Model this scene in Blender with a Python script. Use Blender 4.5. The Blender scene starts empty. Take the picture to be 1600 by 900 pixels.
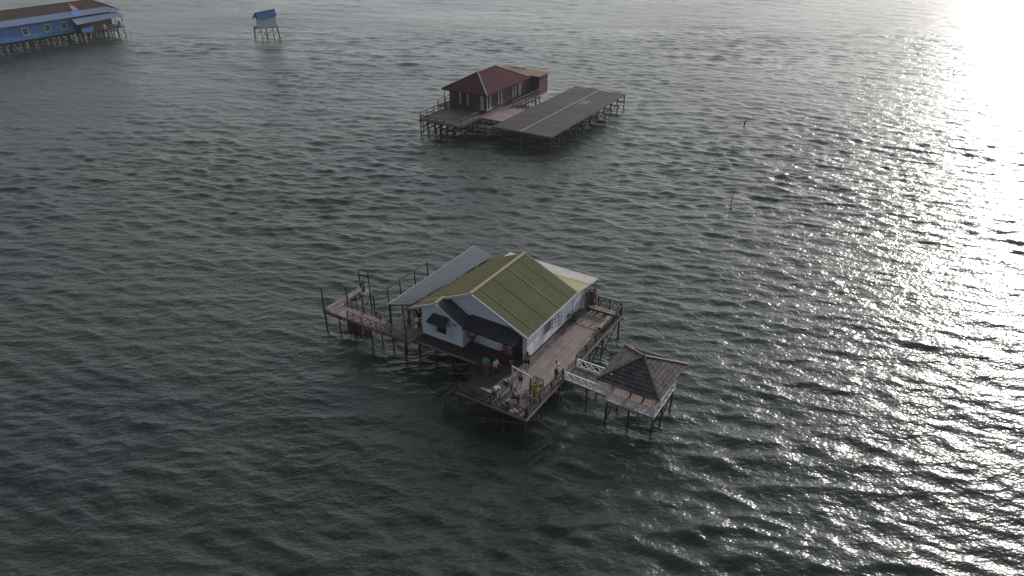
import bpy, bmesh, math, random
import numpy as np
from mathutils import Vector, Matrix

random.seed(7)
R = math.radians
scene = bpy.context.scene
COL = scene.collection

# ------------------------------------------------------------------ materials
def new_mat(name):
    m = bpy.data.materials.new(name); m.use_nodes = True
    nt = m.node_tree
    return m, nt, nt.nodes['Principled BSDF']

def N(nt, t, **kw):
    n = nt.nodes.new(t)
    for k, v in kw.items():
        setattr(n, k, v)
    return n

def surf(name, c1, c2=None, scale=3.0, rough=0.7, bump=0.0, bscale=30.0, stretch=(1, 1, 1), metal=0.0,
         island=0.0, island_c=None, stain=None, stain_scale=0.8, spec=0.2, uv=False, streak=0.0, detail=5):
    """noise-mixed surface; optional board-to-board variation and stain patches"""
    m, nt, b = new_mat(name)
    L = nt.links.new
    tc = N(nt, 'ShaderNodeTexCoord')
    mp = N(nt, 'ShaderNodeMapping'); mp.inputs['Scale'].default_value = stretch
    L(tc.outputs['UV' if uv else 'Object'], mp.inputs['Vector'])
    nz = N(nt, 'ShaderNodeTexNoise'); nz.inputs['Scale'].default_value = scale; nz.inputs['Detail'].default_value = detail
    nz.inputs['Roughness'].default_value = 0.62
    L(mp.outputs[0], nz.inputs['Vector'])
    rp = N(nt, 'ShaderNodeValToRGB')
    rp.color_ramp.elements[0].position = 0.32; rp.color_ramp.elements[1].position = 0.68
    rp.color_ramp.elements[0].color = (*c1, 1); rp.color_ramp.elements[1].color = (*(c2 or c1), 1)
    L(nz.outputs['Fac'], rp.inputs['Fac'])
    out = rp.outputs['Color']
    if island:
        geo = N(nt, 'ShaderNodeNewGeometry')
        mx = N(nt, 'ShaderNodeMix', data_type='RGBA', blend_type='MIX')
        ml = N(nt, 'ShaderNodeMath', operation='MULTIPLY'); ml.inputs[1].default_value = island
        L(geo.outputs['Random Per Island'], ml.inputs[0])
        L(ml.outputs[0], mx.inputs['Factor']); L(out, mx.inputs['A'])
        mx.inputs['B'].default_value = (*(island_c or tuple(x * .5 for x in c1)), 1)
        out = mx.outputs['Result']
    if stain:
        n2 = N(nt, 'ShaderNodeTexNoise'); n2.inputs['Scale'].default_value = stain_scale; n2.inputs['Detail'].default_value = 6
        n2.inputs['Roughness'].default_value = 0.7
        L(tc.outputs['Object'], n2.inputs['Vector'])
        mr = N(nt, 'ShaderNodeMapRange'); mr.inputs['From Min'].default_value = 0.5; mr.inputs['From Max'].default_value = 0.68
        mr.inputs['To Max'].default_value = 0.65
        L(n2.outputs['Fac'], mr.inputs['Value'])
        mx = N(nt, 'ShaderNodeMix', data_type='RGBA')
        L(mr.outputs[0], mx.inputs['Factor']); L(out, mx.inputs['A']); mx.inputs['B'].default_value = (*stain, 1)
        out = mx.outputs['Result']
    L(out, b.inputs['Base Color'])
    b.inputs['Roughness'].default_value = rough; b.inputs['Metallic'].default_value = metal
    b.inputs['Specular IOR Level'].default_value = spec
    if bump:
        n3 = N(nt, 'ShaderNodeTexNoise'); n3.inputs['Scale'].default_value = bscale; n3.inputs['Detail'].default_value = 3
        L(mp.outputs[0], n3.inputs['Vector'])
        bp = N(nt, 'ShaderNodeBump'); bp.inputs['Strength'].default_value = bump; bp.inputs['Distance'].default_value = 0.02
        L(n3.outputs['Fac'], bp.inputs['Height']); L(bp.outputs[0], b.inputs['Normal'])
    return m

def tile_mat(name, ca, cb, mortar, w, h, rough=0.7, bump=0.6, offset=0.0):
    """roofing laid in courses, following the roof slope's own uv (metres)"""
    m, nt, b = new_mat(name); L = nt.links.new
    tc = N(nt, 'ShaderNodeTexCoord')
    br = N(nt, 'ShaderNodeTexBrick'); br.offset = offset
    br.inputs['Scale'].default_value = 1.0; br.inputs['Brick Width'].default_value = w; br.inputs['Row Height'].default_value = h
    br.inputs['Mortar Size'].default_value = 0.022; br.inputs['Mortar Smooth'].default_value = 0.4
    br.inputs['Color1'].default_value = (*ca, 1); br.inputs['Color2'].default_value = (*cb, 1); br.inputs['Mortar'].default_value = (*mortar, 1)
    L(tc.outputs['UV'], br.inputs['Vector'])
    nz = N(nt, 'ShaderNodeTexNoise'); nz.inputs['Scale'].default_value = 1.4; nz.inputs['Detail'].default_value = 6
    L(tc.outputs['Object'], nz.inputs['Vector'])
    mr = N(nt, 'ShaderNodeMapRange'); mr.inputs['From Min'].default_value = .3; mr.inputs['From Max'].default_value = .7
    mr.inputs['To Min'].default_value = .6; mr.inputs['To Max'].default_value = 1.35
    L(nz.outputs['Fac'], mr.inputs['Value'])
    mx = N(nt, 'ShaderNodeMix', data_type='RGBA', blend_type='MULTIPLY'); mx.inputs['Factor'].default_value = 1
    L(br.outputs['Color'], mx.inputs['A']); L(mr.outputs[0], mx.inputs['B'])
    L(mx.outputs['Result'], b.inputs['Base Color'])
    bp = N(nt, 'ShaderNodeBump'); bp.inputs['Strength'].default_value = bump; bp.inputs['Distance'].default_value = 0.03; bp.invert = True
    L(br.outputs['Fac'], bp.inputs['Height']); L(bp.outputs[0], b.inputs['Normal'])
    b.inputs['Roughness'].default_value = rough; b.inputs['Specular IOR Level'].default_value = .15
    return m

M = {}
M['deck'] = surf('weathered_deck_wood', (.235, .195, .185), (.315, .265, .25), 1.2, .8, .3, 18, island=.55, island_c=(.19, .14, .13), stain=(.13, .095, .09), stain_scale=.7)
M['deck_front'] = surf('dark_shaded_deck_wood', (.048, .042, .043), (.078, .068, .067), 1.2, .8, .3, 18, island=.55, island_c=(.034, .029, .029), stain=(.03, .026, .027), stain_scale=.6)  # house shade on the front deck is put into the wood colour
M['deck_eave_shade'] = surf('eave_shaded_deck_wood', (.10, .088, .088), (.19, .165, .16), 1.5, .8, .3, 18, island=.5, island_c=(.08, .07, .07), stain=(.07, .062, .062), stain_scale=.9)  # eave shadow beside the side wall, painted into the boards
M['deck_grey'] = surf('grey_deck_wood', (.13, .105, .10), (.20, .165, .155), 1.0, .8, .3, 18, island=.6, island_c=(.09, .07, .07), stain=(.07, .055, .055), stain_scale=.35)
M['dark_wood'] = surf('dark_wet_wood', (.028, .024, .022), (.06, .05, .045), 4, .8, .3, 25)
M['post_wood'] = surf('round_post_wood', (.05, .043, .04), (.10, .085, .075), 5, .85, .3, 25)
M['pale_wood'] = surf('pale_wood', (.30, .235, .20), (.40, .32, .27), 3, .8, .2, 25, island=.4)
M['white'] = surf('white_painted_wall', (.75, .77, .85), (.80, .82, .90), 1.5, .75, .05, 40, stain=(.58, .60, .66), stain_scale=.5)
M['trim'] = surf('white_trim_paint', (.58, .59, .63), (.65, .66, .70), 5, .7)
M['rail_white'] = surf('white_rail_paint', (.66, .66, .70), (.78, .78, .80), 6, .6)
M['green'] = surf('green_metal_roofing', (.088, .096, .042), (.125, .132, .062), .9, .75, .0, stain=(.075, .08, .04), stain_scale=.45, island=.30, island_c=(.165, .165, .085))
M['green_faded'] = surf('sun_faded_green_roofing', (.135, .128, .060), (.185, .172, .082), .9, .75, .0, stain=(.10, .095, .055), stain_scale=.45, island=.35, island_c=(.21, .19, .105))
M['ridge'] = surf('faded_ridge_cap', (.26, .21, .16), (.32, .27, .21), 3, .6)
M['slate'] = surf('dark_blue_metal_roofing', (.05, .07, .085), (.075, .095, .11), 1.2, .6, stain=(.10, .11, .12), stain_scale=.7)
M['porch'] = surf('dark_roofing_felt', (.030, .031, .034), (.050, .050, .054), 2, .8, .2, 20, stain=(.07, .07, .075), stain_scale=.8)
M['grey_metal'] = surf('grey_zinc_sheet', (.13, .142, .165), (.175, .19, .215), 1.1, .55, stain=(.115, .123, .138), stain_scale=.5)
M['yellow'] = surf('yellow_roof_sheet', (.32, .29, .145), (.38, .345, .185), 1.5, .6, stain=(.45, .42, .26), stain_scale=.8)
M['cream'] = surf('pale_grey_roof_sheet', (.36, .355, .325), (.44, .43, .40), 1.5, .6, stain=(.28, .28, .26), stain_scale=.8)
M['awning'] = surf('dark_green_awning', (.018, .045, .045), (.03, .06, .06), 4, .6)
M['dark_in'] = surf('dark_interior', (.012, .012, .014), (.02, .02, .022), 3, .8)
M['glass'] = surf('window_glass', (.02, .025, .03), (.03, .035, .04), 2, .12)
M['door'] = surf('dark_door_boards', (.03, .027, .026), (.045, .04, .038), 4, .7)
M['pink_board'] = surf('pinkish_board_wall', (.42, .28, .23), (.5, .34, .28), 3, .8)
M['gaz_roof'] = tile_mat('brown_roof_tiles', (.092, .080, .090), (.142, .122, .126), (.042, .037, .042), .42, .30, .85)
M['cap'] = surf('brown_ridge_cap', (.10, .075, .065), (.15, .115, .10), 4, .6)
M['red_roof'] = surf('maroon_roof_paint', (.070, .024, .032), (.095, .033, .040), .8, .9, stain=(.06, .027, .033), stain_scale=.5, spec=.08)
M['orange_roof'] = surf('rusty_orange_sheet', (.23, .14, .115), (.29, .185, .15), 1, .8, stain=(.19, .10, .08), stain_scale=.5)
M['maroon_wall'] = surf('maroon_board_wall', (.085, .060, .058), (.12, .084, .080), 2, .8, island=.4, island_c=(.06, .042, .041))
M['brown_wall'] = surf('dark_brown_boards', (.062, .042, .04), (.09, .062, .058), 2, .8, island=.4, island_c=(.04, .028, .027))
M['red_side'] = surf('red_board_wall', (.16, .075, .075), (.20, .098, .095), 2, .8)
M['curtain'] = surf('white_curtain', (.38, .40, .42), (.48, .50, .51), 4, .8)
M['dry_deck'] = surf('bamboo_drying_deck', (.032, .028, .031), (.052, .045, .048), .55, .85, .3, 14, island=.7, island_c=(.085, .072, .074), stain=(.095, .08, .08), stain_scale=.22)
M['blue_wall'] = surf('blue_painted_boards', (.085, .21, .47), (.11, .26, .54), 1.2, .7, stain=(.065, .165, .38), stain_scale=.5)
M['blue_roof'] = surf('blue_metal_skirt', (.11, .16, .26), (.155, .205, .305), .5, .8, stain=(.25, .26, .29), stain_scale=.18)
M['blue_roof_bright'] = surf('bright_blue_sheet', (.085, .19, .46), (.11, .23, .51), 2, .7)
M['rust_roof'] = surf('rusted_brown_sheet', (.038, .024, .023), (.06, .037, .033), .35, .9, stain=(.085, .045, .036), stain_scale=.25)
M['pale_patch'] = surf('pale_worn_sheet', (.25, .19, .18), (.30, .23, .22), 2, .8)
M['grey_wall'] = surf('pale_grey_sheet_wall', (.72, .76, .80), (.78, .82, .86), 1.5, .7)
M['red_plastic'] = surf('red_plastic', (.22, .022, .022), (.26, .03, .027), 5, .45)
M['white_plastic'] = surf('white_plastic', (.34, .36, .41), (.42, .44, .49), 9, .5, .4, 25)
M['blue_plastic'] = surf('pale_blue_plastic', (.22, .26, .38), (.28, .32, .44), 5, .5)
M['table_top'] = surf('grey_table_top', (.10, .11, .13), (.14, .15, .17), 3, .5)
M['black_metal'] = surf('black_iron', (.018, .018, .022), (.03, .03, .035), 8, .5)
M['orange'] = surf('orange_plastic', (.16, .075, .03), (.22, .10, .04), 5, .5)
M['bundle'] = surf('grey_blue_tarp', (.07, .075, .10), (.10, .105, .135), 5, .8, .5, 12)
M['pot'] = surf('dark_clay_pot', (.08, .06, .055), (.12, .09, .08), 6, .8)
M['leaf_yellow'] = surf('yellow_green_leaves', (.16, .17, .025), (.24, .24, .04), 8, .6, island=.6, island_c=(.07, .09, .015))
M['leaf_green'] = surf('green_leaves', (.045, .085, .025), (.075, .12, .035), 8, .6, island=.6, island_c=(.02, .045, .012))
M['leaf_dark'] = surf('dark_leaves', (.02, .032, .014), (.035, .05, .02), 8, .6, island=.5, island_c=(.012, .018, .008))
M['stem'] = surf('plant_stem', (.09, .07, .045), (.12, .095, .06), 8, .8)
M['skin'] = surf('tan_skin', (.34, .19, .125), (.38, .22, .15), 10, .55)
M['hair'] = surf('black_hair', (.012, .010, .009), (.02, .016, .014), 20, .5)
M['eye'] = surf('dark_eye', (.03, .02, .015), (.04, .03, .02), 9, .3)
M['lip'] = surf('lip', (.30, .12, .10), (.33, .14, .11), 9, .5)
def cloth(n, c): 
    M[n] = surf(n, c, tuple(min(1, x * 1.25) for x in c), 9, .85, .2, 30)
cloth('cloth_tan', (.22, .17, .15)); cloth('cloth_black', (.016, .016, .02)); cloth('cloth_white', (.62, .62, .62))
cloth('cloth_brown', (.10, .06, .05)); cloth('cloth_purple', (.16, .145, .21)); cloth('cloth_green', (.10, .26, .20))
cloth('cloth_red', (.34, .04, .06)); cloth('cloth_cream', (.46, .43, .36)); cloth('cloth_grey', (.25, .25, .27))

def stilt_material():
    m = surf('tide_stained_stilt', (.032, .027, .025), (.07, .058, .052), 4, .8, .3, 25)
    nt = m.node_tree; L = nt.links.new; b = nt.nodes['Principled BSDF']; src = b.inputs['Base Color'].links[0].from_socket
    geo = N(nt, 'ShaderNodeNewGeometry'); sp = N(nt, 'ShaderNodeSeparateXYZ'); L(geo.outputs['Position'], sp.inputs[0])
    nz = N(nt, 'ShaderNodeTexNoise'); nz.inputs['Scale'].default_value = 3.5; L(geo.outputs['Position'], nz.inputs['Vector'])
    ad = N(nt, 'ShaderNodeMath', operation='MULTIPLY_ADD'); ad.inputs[1].default_value = .7; L(nz.outputs['Fac'], ad.inputs[0]); L(sp.outputs['Z'], ad.inputs[2])
    rp = N(nt, 'ShaderNodeValToRGB'); e = rp.color_ramp.elements
    e[0].position = .0; e[0].color = (0, 0, 0, 1); e[1].position = .95; e[1].color = (0, 0, 0, 1)
    for p, c in ((.45, .0), (.6, 1.0), (.72, .8), (.84, 0)):
        n = e.new(p); n.color = (c, c, c, 1)
    L(ad.outputs[0], rp.inputs[0])
    mx = N(nt, 'ShaderNodeMix', data_type='RGBA'); L(rp.outputs[0], mx.inputs['Factor']); L(src, mx.inputs['A']); mx.inputs['B'].default_value = (.15, .14, .115, 1)
    L(mx.outputs['Result'], b.inputs['Base Color']); return m
M['stilt'] = stilt_material()

# ------------------------------------------------------------------ mesh builder
class MB:
    def __init__(s):
        s.v = []; s.f = []; s.uv = []
    def poly(s, pts, uvs=None):
        i = len(s.v); s.v += [tuple(p) for p in pts]; s.f.append(tuple(range(i, i + len(pts))))
        s.uv.append(uvs or [(0, 0)] * len(pts))
    def raw(s, vs, fs):
        i = len(s.v); s.v += [tuple(p) for p in vs]
        for f in fs:
            s.f.append(tuple(i + k for k in f)); s.uv.append([(0, 0)] * len(f))
        return s
    def box(s, x0, x1, y0, y1, z0, z1):
        v = [(x0, y0, z0), (x1, y0, z0), (x1, y1, z0), (x0, y1, z0), (x0, y0, z1), (x1, y0, z1), (x1, y1, z1), (x0, y1, z1)]
        return s.raw(v, [(3, 2, 1, 0), (4, 5, 6, 7), (0, 1, 5, 4), (1, 2, 6, 5), (2, 3, 7, 6), (3, 0, 4, 7)])
    def beam(s, p, q, w=.08, h=None, up=(0, 0, 1)):
        p, q = Vector(p), Vector(q); h = h or w
        d = (q - p).normalized(); u = Vector(up)
        if abs(d.dot(u)) > .97: u = Vector((1, 0, 0))
        a = d.cross(u).normalized(); c = a.cross(d).normalized()
        v = []
        for b in (p, q):
            for sa, sc in ((-1, -1), (1, -1), (1, 1), (-1, 1)):
                v.append(b + a * (sa * w / 2) + c * (sc * h / 2))
        return s.raw(v, [(3, 2, 1, 0), (4, 5, 6, 7), (0, 1, 5, 4), (1, 2, 6, 5), (2, 3, 7, 6), (3, 0, 4, 7)])
    def tube(s, pts, rads, n=7):
        pts = [Vector(p) for p in pts]; rings = []
        if not hasattr(rads, '__len__'): rads = [rads] * len(pts)
        for k, p in enumerate(pts):
            d = (pts[min(k + 1, len(pts) - 1)] - pts[max(k - 1, 0)]).normalized()
            u = Vector((0, 0, 1)) if abs(d.z) < .9 else Vector((1, 0, 0))
            a = d.cross(u).normalized(); c = a.cross(d)
            rings.append([p + (a * math.cos(2 * math.pi * j / n) + c * math.sin(2 * math.pi * j / n)) * rads[k] for j in range(n)])
        v = [x for r in rings for x in r]; f = []
        for k in range(len(pts) - 1):
            for j in range(n):
                f.append((k * n + j, k * n + (j + 1) % n, (k + 1) * n + (j + 1) % n, (k + 1) * n + j))
        f.append(tuple(reversed(range(n)))); f.append(tuple((len(pts) - 1) * n + j for j in range(n)))
        return s.raw(v, f)
    def ball(s, c, r, seg=10, rings=7):
        rx, ry, rz = r if hasattr(r, '__len__') else (r, r, r)
        v = [(c[0], c[1], c[2] - rz)]; f = []
        for i in range(1, rings):
            t = -math.pi / 2 + math.pi * i / rings
            for j in range(seg):
                p = 2 * math.pi * j / seg
                v.append((c[0] + rx * math.cos(t) * math.cos(p), c[1] + ry * math.cos(t) * math.sin(p), c[2] + rz * math.sin(t)))
        v.append((c[0], c[1], c[2] + rz)); top = len(v) - 1
        for j in range(seg):
            f.append((0, 1 + (j + 1) % seg, 1 + j))
            b = 1 + (rings - 2) * seg
            f.append((b + j, b + (j + 1) % seg, top))
        for i in range(rings - 2):
            for j in range(seg):
                a = 1 + i * seg
                f.append((a + j, a + (j + 1) % seg, a + seg + (j + 1) % seg, a + seg + j))
        return s.raw(v, f)
    def capsule(s, p, q, r0, r1=None):
        r1 = r0 if r1 is None else r1
        s.tube([p, q], [r0, r1], 10); s.ball(p, r0); s.ball(q, r1); return s
    def lathe(s, c, prof, n=14):
        v = []; f = []
        for r, z in prof:
            for j in range(n):
                a = 2 * math.pi * j / n
                v.append((c[0] + r * math.cos(a), c[1] + r * math.sin(a), c[2] + z))
        for k in range(len(prof) - 1):
            for j in range(n):
                f.append((k * n + j, k * n + (j + 1) % n, (k + 1) * n + (j + 1) % n, (k + 1) * n + j))
        f.append(tuple(reversed(range(n)))); f.append(tuple((len(prof) - 1) * n + j for j in range(n)))
        return s.raw(v, f)
    def prism(s, poly2, z0, z1):
        n = len(poly2)
        v = [(x, y, z0) for x, y in poly2] + [(x, y, z1) for x, y in poly2]
        f = [tuple(reversed(range(n))), tuple(range(n, 2 * n))]
        f += [(j, (j + 1) % n, n + (j + 1) % n, n + j) for j in range(n)]
        return s.raw(v, f)
    def slope(s, pts, th=.05, rib=0, rib_h=.035, rib_w=.05, lap=0):
        """a roof plane: slab with uv in metres (u along the eave, v down the slope) and standing ribs"""
        P = [Vector(p) for p in pts]
        n = (P[1] - P[0]).cross(P[2] - P[0]).normalized()
        if n.z < 0: P.reverse(); n = -n
        u = Vector((0, 0, 1)).cross(n)
        u = u.normalized() if u.length > 1e-4 else Vector((1, 0, 0))
        d = n.cross(u) * -1
        if d.z > 0: d = -d; 
        o = P[0]
        uv = [((p - o).dot(u), (p - o).dot(d)) for p in P]
        s.poly(P, uv)
        Q = [p - n * th for p in P]
        s.poly(list(reversed(Q)))
        k = len(P)
        for j in range(k):
            s.poly([P[j], Q[j], Q[(j + 1) % k], P[(j + 1) % k]])
        if rib:
            u0 = min(x for x, _ in uv); u1 = max(x for x, _ in uv)
            cnt = int((u1 - u0) / rib)
            for i in range(1, cnt + 1):
                t = u0 + i * (u1 - u0) / (cnt + 1); xs = []
                for j in range(k):
                    (a, b), (c, e) = uv[j], uv[(j + 1) % k]
                    if (a - t) * (c - t) < 0:
                        xs.append(b + (e - b) * (t - a) / (c - a))
                if len(xs) == 2 and abs(xs[0] - xs[1]) > .1:
                    a, b = sorted(xs)
                    s.beam(o + u * t + d * (a + .02) + n * (rib_h / 2 - .004), o + u * t + d * (b - .02) + n * (rib_h / 2 - .004), rib_w, rib_h, up=n)
        if lap:
            v0 = min(x for _, x in uv); v1 = max(x for _, x in uv)
            for i in range(1, int((v1 - v0) / lap) + 1):
                t = v0 + i * lap; xs = []
                for j in range(k):
                    (a, b), (c, e) = uv[j], uv[(j + 1) % k]
                    if (b - t) * (e - t) < 0:
                        xs.append(a + (c - a) * (t - b) / (e - b))
                if len(xs) == 2 and abs(xs[0] - xs[1]) > .2:
                    a, b = sorted(xs)
                    s.beam(o + u * (a + .02) + d * t + n * .006, o + u * (b - .02) + d * t + n * .006, .05, .02, up=n)
        return s
    def mesh(s, name, off=(0, 0, 0)):
        me = bpy.data.meshes.new(name)
        me.from_pydata([(x - off[0], y - off[1], z - off[2]) for x, y, z in s.v], [], s.f)
        ul = me.uv_layers.new(name='UVMap')
        ul.data.foreach_set('uv', [c for fu in s.uv for p in fu for c in p])
        me.update()
        return me

class Frame:
    def __init__(s, x, y, deg): s.x, s.y, s.a = x, y, R(deg)
    def w(s, lx, ly, lz=0):
        c, k = math.cos(s.a), math.sin(s.a)
        return Vector((s.x + lx * c - ly * k, s.y + lx * k + ly * c, lz))

BASE = {}
def thing(name, label, cat, fr, base=(0, 0, 0), group=None, rot=None):
    o = bpy.data.objects.new(name, None); COL.objects.link(o)
    o.location = fr.w(*base); o.rotation_euler = (0, 0, fr.a if rot is None else fr.a + rot)
    o['label'] = label; o['category'] = cat
    if group: o['group'] = group
    BASE[o.name] = base if rot is None else (0, 0, 0)
    o.empty_display_size = .3
    return o

def root_of(o):
    while o.parent: o = o.parent
    return o

def part(parent, name, mb, mat, label=None, smooth=False):
    me = mb.mesh(name, BASE[root_of(parent).name]) if isinstance(mb, MB) else mb
    o = bpy.data.objects.new(name, me); COL.objects.link(o)
    me.materials.append(mat); o.parent = parent
    if smooth:
        for p in me.polygons: p.use_smooth = True
    if label: o['label'] = label
    return o

def remesh(mb, voxel):
    me = mb.mesh('tmp'); o = bpy.data.objects.new('tmp', me); COL.objects.link(o)
    md = o.modifiers.new('r', 'REMESH'); md.mode = 'VOXEL'; md.voxel_size = voxel
    sm = o.modifiers.new('s', 'SMOOTH'); sm.factor = .5; sm.iterations = 2
    dg = bpy.context.evaluated_depsgraph_get()
    res = bpy.data.meshes.new_from_object(o.evaluated_get(dg))
    bpy.data.objects.remove(o); bpy.data.meshes.remove(me)
    res.materials.clear()
    return res

def planks(mb, x0, x1, y0, y1, z, axis='y', w=.2, seg=4.0, th=.04, gap=.014):
    rnd = random.Random(int(abs(x0 * 31 + y1 * 17) * 10))
    a0, a1, b0, b1 = (x0, x1, y0, y1) if axis == 'y' else (y0, y1, x0, x1)
    n = max(1, round((a1 - a0) / w)); st = (a1 - a0) / n
    for i in range(n):
        p = a0 + i * st; t = b0; first = True
        while t < b1 - .05:
            L = seg * (rnd.uniform(.3, 1) if first else 1); first = False
            e = min(b1, t + L); 
            if b1 - e < .6: e = b1
            dz = rnd.uniform(-.006, .006); j0 = rnd.uniform(-.02, .02) if t == b0 else 0; j1 = rnd.uniform(-.02, .02) if e == b1 else 0
            bx = (p + gap / 2, p + st - gap / 2, t + gap / 2 + j0, e - gap / 2 + j1)
            if axis == 'y': mb.box(bx[0], bx[1], bx[2], bx[3], z - th + dz, z + dz)
            else: mb.box(bx[2], bx[3], bx[0], bx[1], z - th + dz, z + dz)
            t = e
    return mb

def stilt(parent, x, y, z1, r=.07, lean=.08, name='stilt', mat=None, z0=-1.6):
    dx, dy = random.uniform(-lean, lean) * 1.4, random.uniform(-lean, lean) * 1.4; r *= random.uniform(.8, 1.25)
    mb = MB(); 
    mb.tube([(x + dx, y + dy, z0), (x + dx * .4, y + dy * .4, z1 * .45), (x, y, z1)], [r * 1.1, r, r * .92], 7)
    return part(parent, name, mb, mat or M['stilt'], smooth=True)

def railing(name_label, fr, p, q, z, h, bays, mat, xs=1, post_w=.09, rail_w=.06, group=None, zlow=.12, mid=False, cat='railing', post_down=0.0, brace=True, rail_mat=None):
    p, q = Vector((*p, z)), Vector((*q, z))
    t = thing('railing', name_label, cat, fr, tuple(p), group)
    U = Vector((0, 0, 1))
    for i in range(bays + 1):
        b = p.lerp(q, i / bays)
        part(t, 'post', MB().beam(b - U * post_down, b + U * (h + random.uniform(.0, .06)), post_w), mat)
    side = (q - p).normalized().cross(U) * (rail_w * .7)
    part(t, 'top_rail', MB().beam(p + U * h, q + U * h, rail_w * 1.3, rail_w), rail_mat or mat)
    part(t, 'bottom_rail', MB().beam(p + U * zlow + side, q + U * zlow + side, rail_w), rail_mat or mat)
    if mid: part(t, 'middle_rail', MB().beam(p + U * h * .55 + side, q + U * h * .55 + side, rail_w), rail_mat or mat)
    if brace:
        for i in range(bays):
            for k in range(xs):
                a = p.lerp(q, (i + k / xs) / bays); b = p.lerp(q, (i + (k + 1) / xs) / bays)
                mb = MB().beam(a + U * zlow, b + U * (h - .03), rail_w * .8, up=side)
                mb.beam(a + U * (h - .03) + side * .6, b + U * zlow + side * .6, rail_w * .8, up=side)
                part(t, 'cross_brace', mb, rail_mat or mat)
    return t

# ------------------------------------------------------------------ camera, light, sky
SUN_EL, SUN_AZ = 18.6, 39.2          # azimuth measured from +Y towards +X
cam = bpy.data.cameras.new('camera'); co = bpy.data.objects.new('camera', cam); COL.objects.link(co)
co.location = (0, 0, 35); co.rotation_euler = (R(60), 0, 0)
cam.sensor_width = 36; cam.lens = 36 * 1110 / 1600; cam.clip_start = .5; cam.clip_end = 30000
scene.camera = co

sd = Vector((math.sin(R(SUN_AZ)) * math.cos(R(SUN_EL)), math.cos(R(SUN_AZ)) * math.cos(R(SUN_EL)), math.sin(R(SUN_EL))))
sl = bpy.data.lights.new('sun', 'SUN'); sl.energy = 3.1; sl.angle = R(.55); sl.color = (1, .955, .90)
so = bpy.data.objects.new('sun', sl); COL.objects.link(so)
so.rotation_euler = sd.to_track_quat('Z', 'Y').to_euler(); so.location = (100, 150, 120)

world = bpy.data.worlds.new('World'); scene.world = world; world.use_nodes = True
wt = world.node_tree; bg = wt.nodes['Background']
sky = wt.nodes.new('ShaderNodeTexSky'); sky.sky_type = 'NISHITA'; sky.sun_disc = False
sky.sun_elevation = R(SUN_EL); sky.sun_rotation = R(SUN_AZ)
sky.air_density = 1.0; sky.dust_density = 1.0; sky.ozone_density = 1.0
hs = wt.nodes.new('ShaderNodeHueSaturation'); hs.inputs['Saturation'].default_value = .52
wt.links.new(sky.outputs[0], hs.inputs['Color'])
# bright veil added over the unseen sunward sky, shaped to light the water
tcw = wt.nodes.new('ShaderNodeTexCoord')
dp = wt.nodes.new('ShaderNodeVectorMath'); dp.operation = 'DOT_PRODUCT'
VA, VE = R(20), R(7)
dp.inputs[1].default_value = (math.sin(VA) * math.cos(VE), math.cos(VA) * math.cos(VE), math.sin(VE))
wt.links.new(tcw.outputs['Generated'], dp.inputs[0])
ma = wt.nodes.new('ShaderNodeMapRange'); ma.inputs['From Min'].default_value = -1; ma.inputs['From Max'].default_value = 1
wt.links.new(dp.outputs['Value'], ma.inputs['Value'])
pw = wt.nodes.new('ShaderNodeMath'); pw.operation = 'POWER'; pw.inputs[1].default_value = 3.6
wt.links.new(ma.outputs[0], pw.inputs[0])
cn = wt.nodes.new('ShaderNodeTexNoise'); cn.inputs['Scale'].default_value = 3.0; cn.inputs['Detail'].default_value = 5
mpw = wt.nodes.new('ShaderNodeMapping'); mpw.inputs['Scale'].default_value = (1, 1, 3.5)
wt.links.new(tcw.outputs['Generated'], mpw.inputs['Vector']); wt.links.new(mpw.outputs[0], cn.inputs['Vector'])
mc = wt.nodes.new('ShaderNodeMapRange'); mc.inputs['From Min'].default_value = .3; mc.inputs['From Max'].default_value = .7
mc.inputs['To Min'].default_value = .65; mc.inputs['To Max'].default_value = 1.25
wt.links.new(cn.outputs['Fac'], mc.inputs['Value'])
mm = wt.nodes.new('ShaderNodeMath'); mm.operation = 'MULTIPLY'
wt.links.new(pw.outputs[0], mm.inputs[0]); wt.links.new(mc.outputs[0], mm.inputs[1])
veil = wt.nodes.new('ShaderNodeVectorMath'); veil.operation = 'SCALE'; veil.inputs[0].default_value = (19.6, 20.0, 20.5)
wt.links.new(mm.outputs[0], veil.inputs['Scale'])
ad = wt.nodes.new('ShaderNodeVectorMath'); ad.operation = 'ADD'
wt.links.new(hs.outputs[0], ad.inputs[0]); wt.links.new(veil.outputs[0], ad.inputs[1])
wt.links.new(ad.outputs[0], bg.inputs[0])
bg.inputs[1].default_value = .063

vs = scene.view_settings
vs.view_transform = 'Standard'; vs.look = 'None'; vs.exposure = 0.0; vs.gamma = 1.0; vs.use_curve_mapping = False

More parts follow.
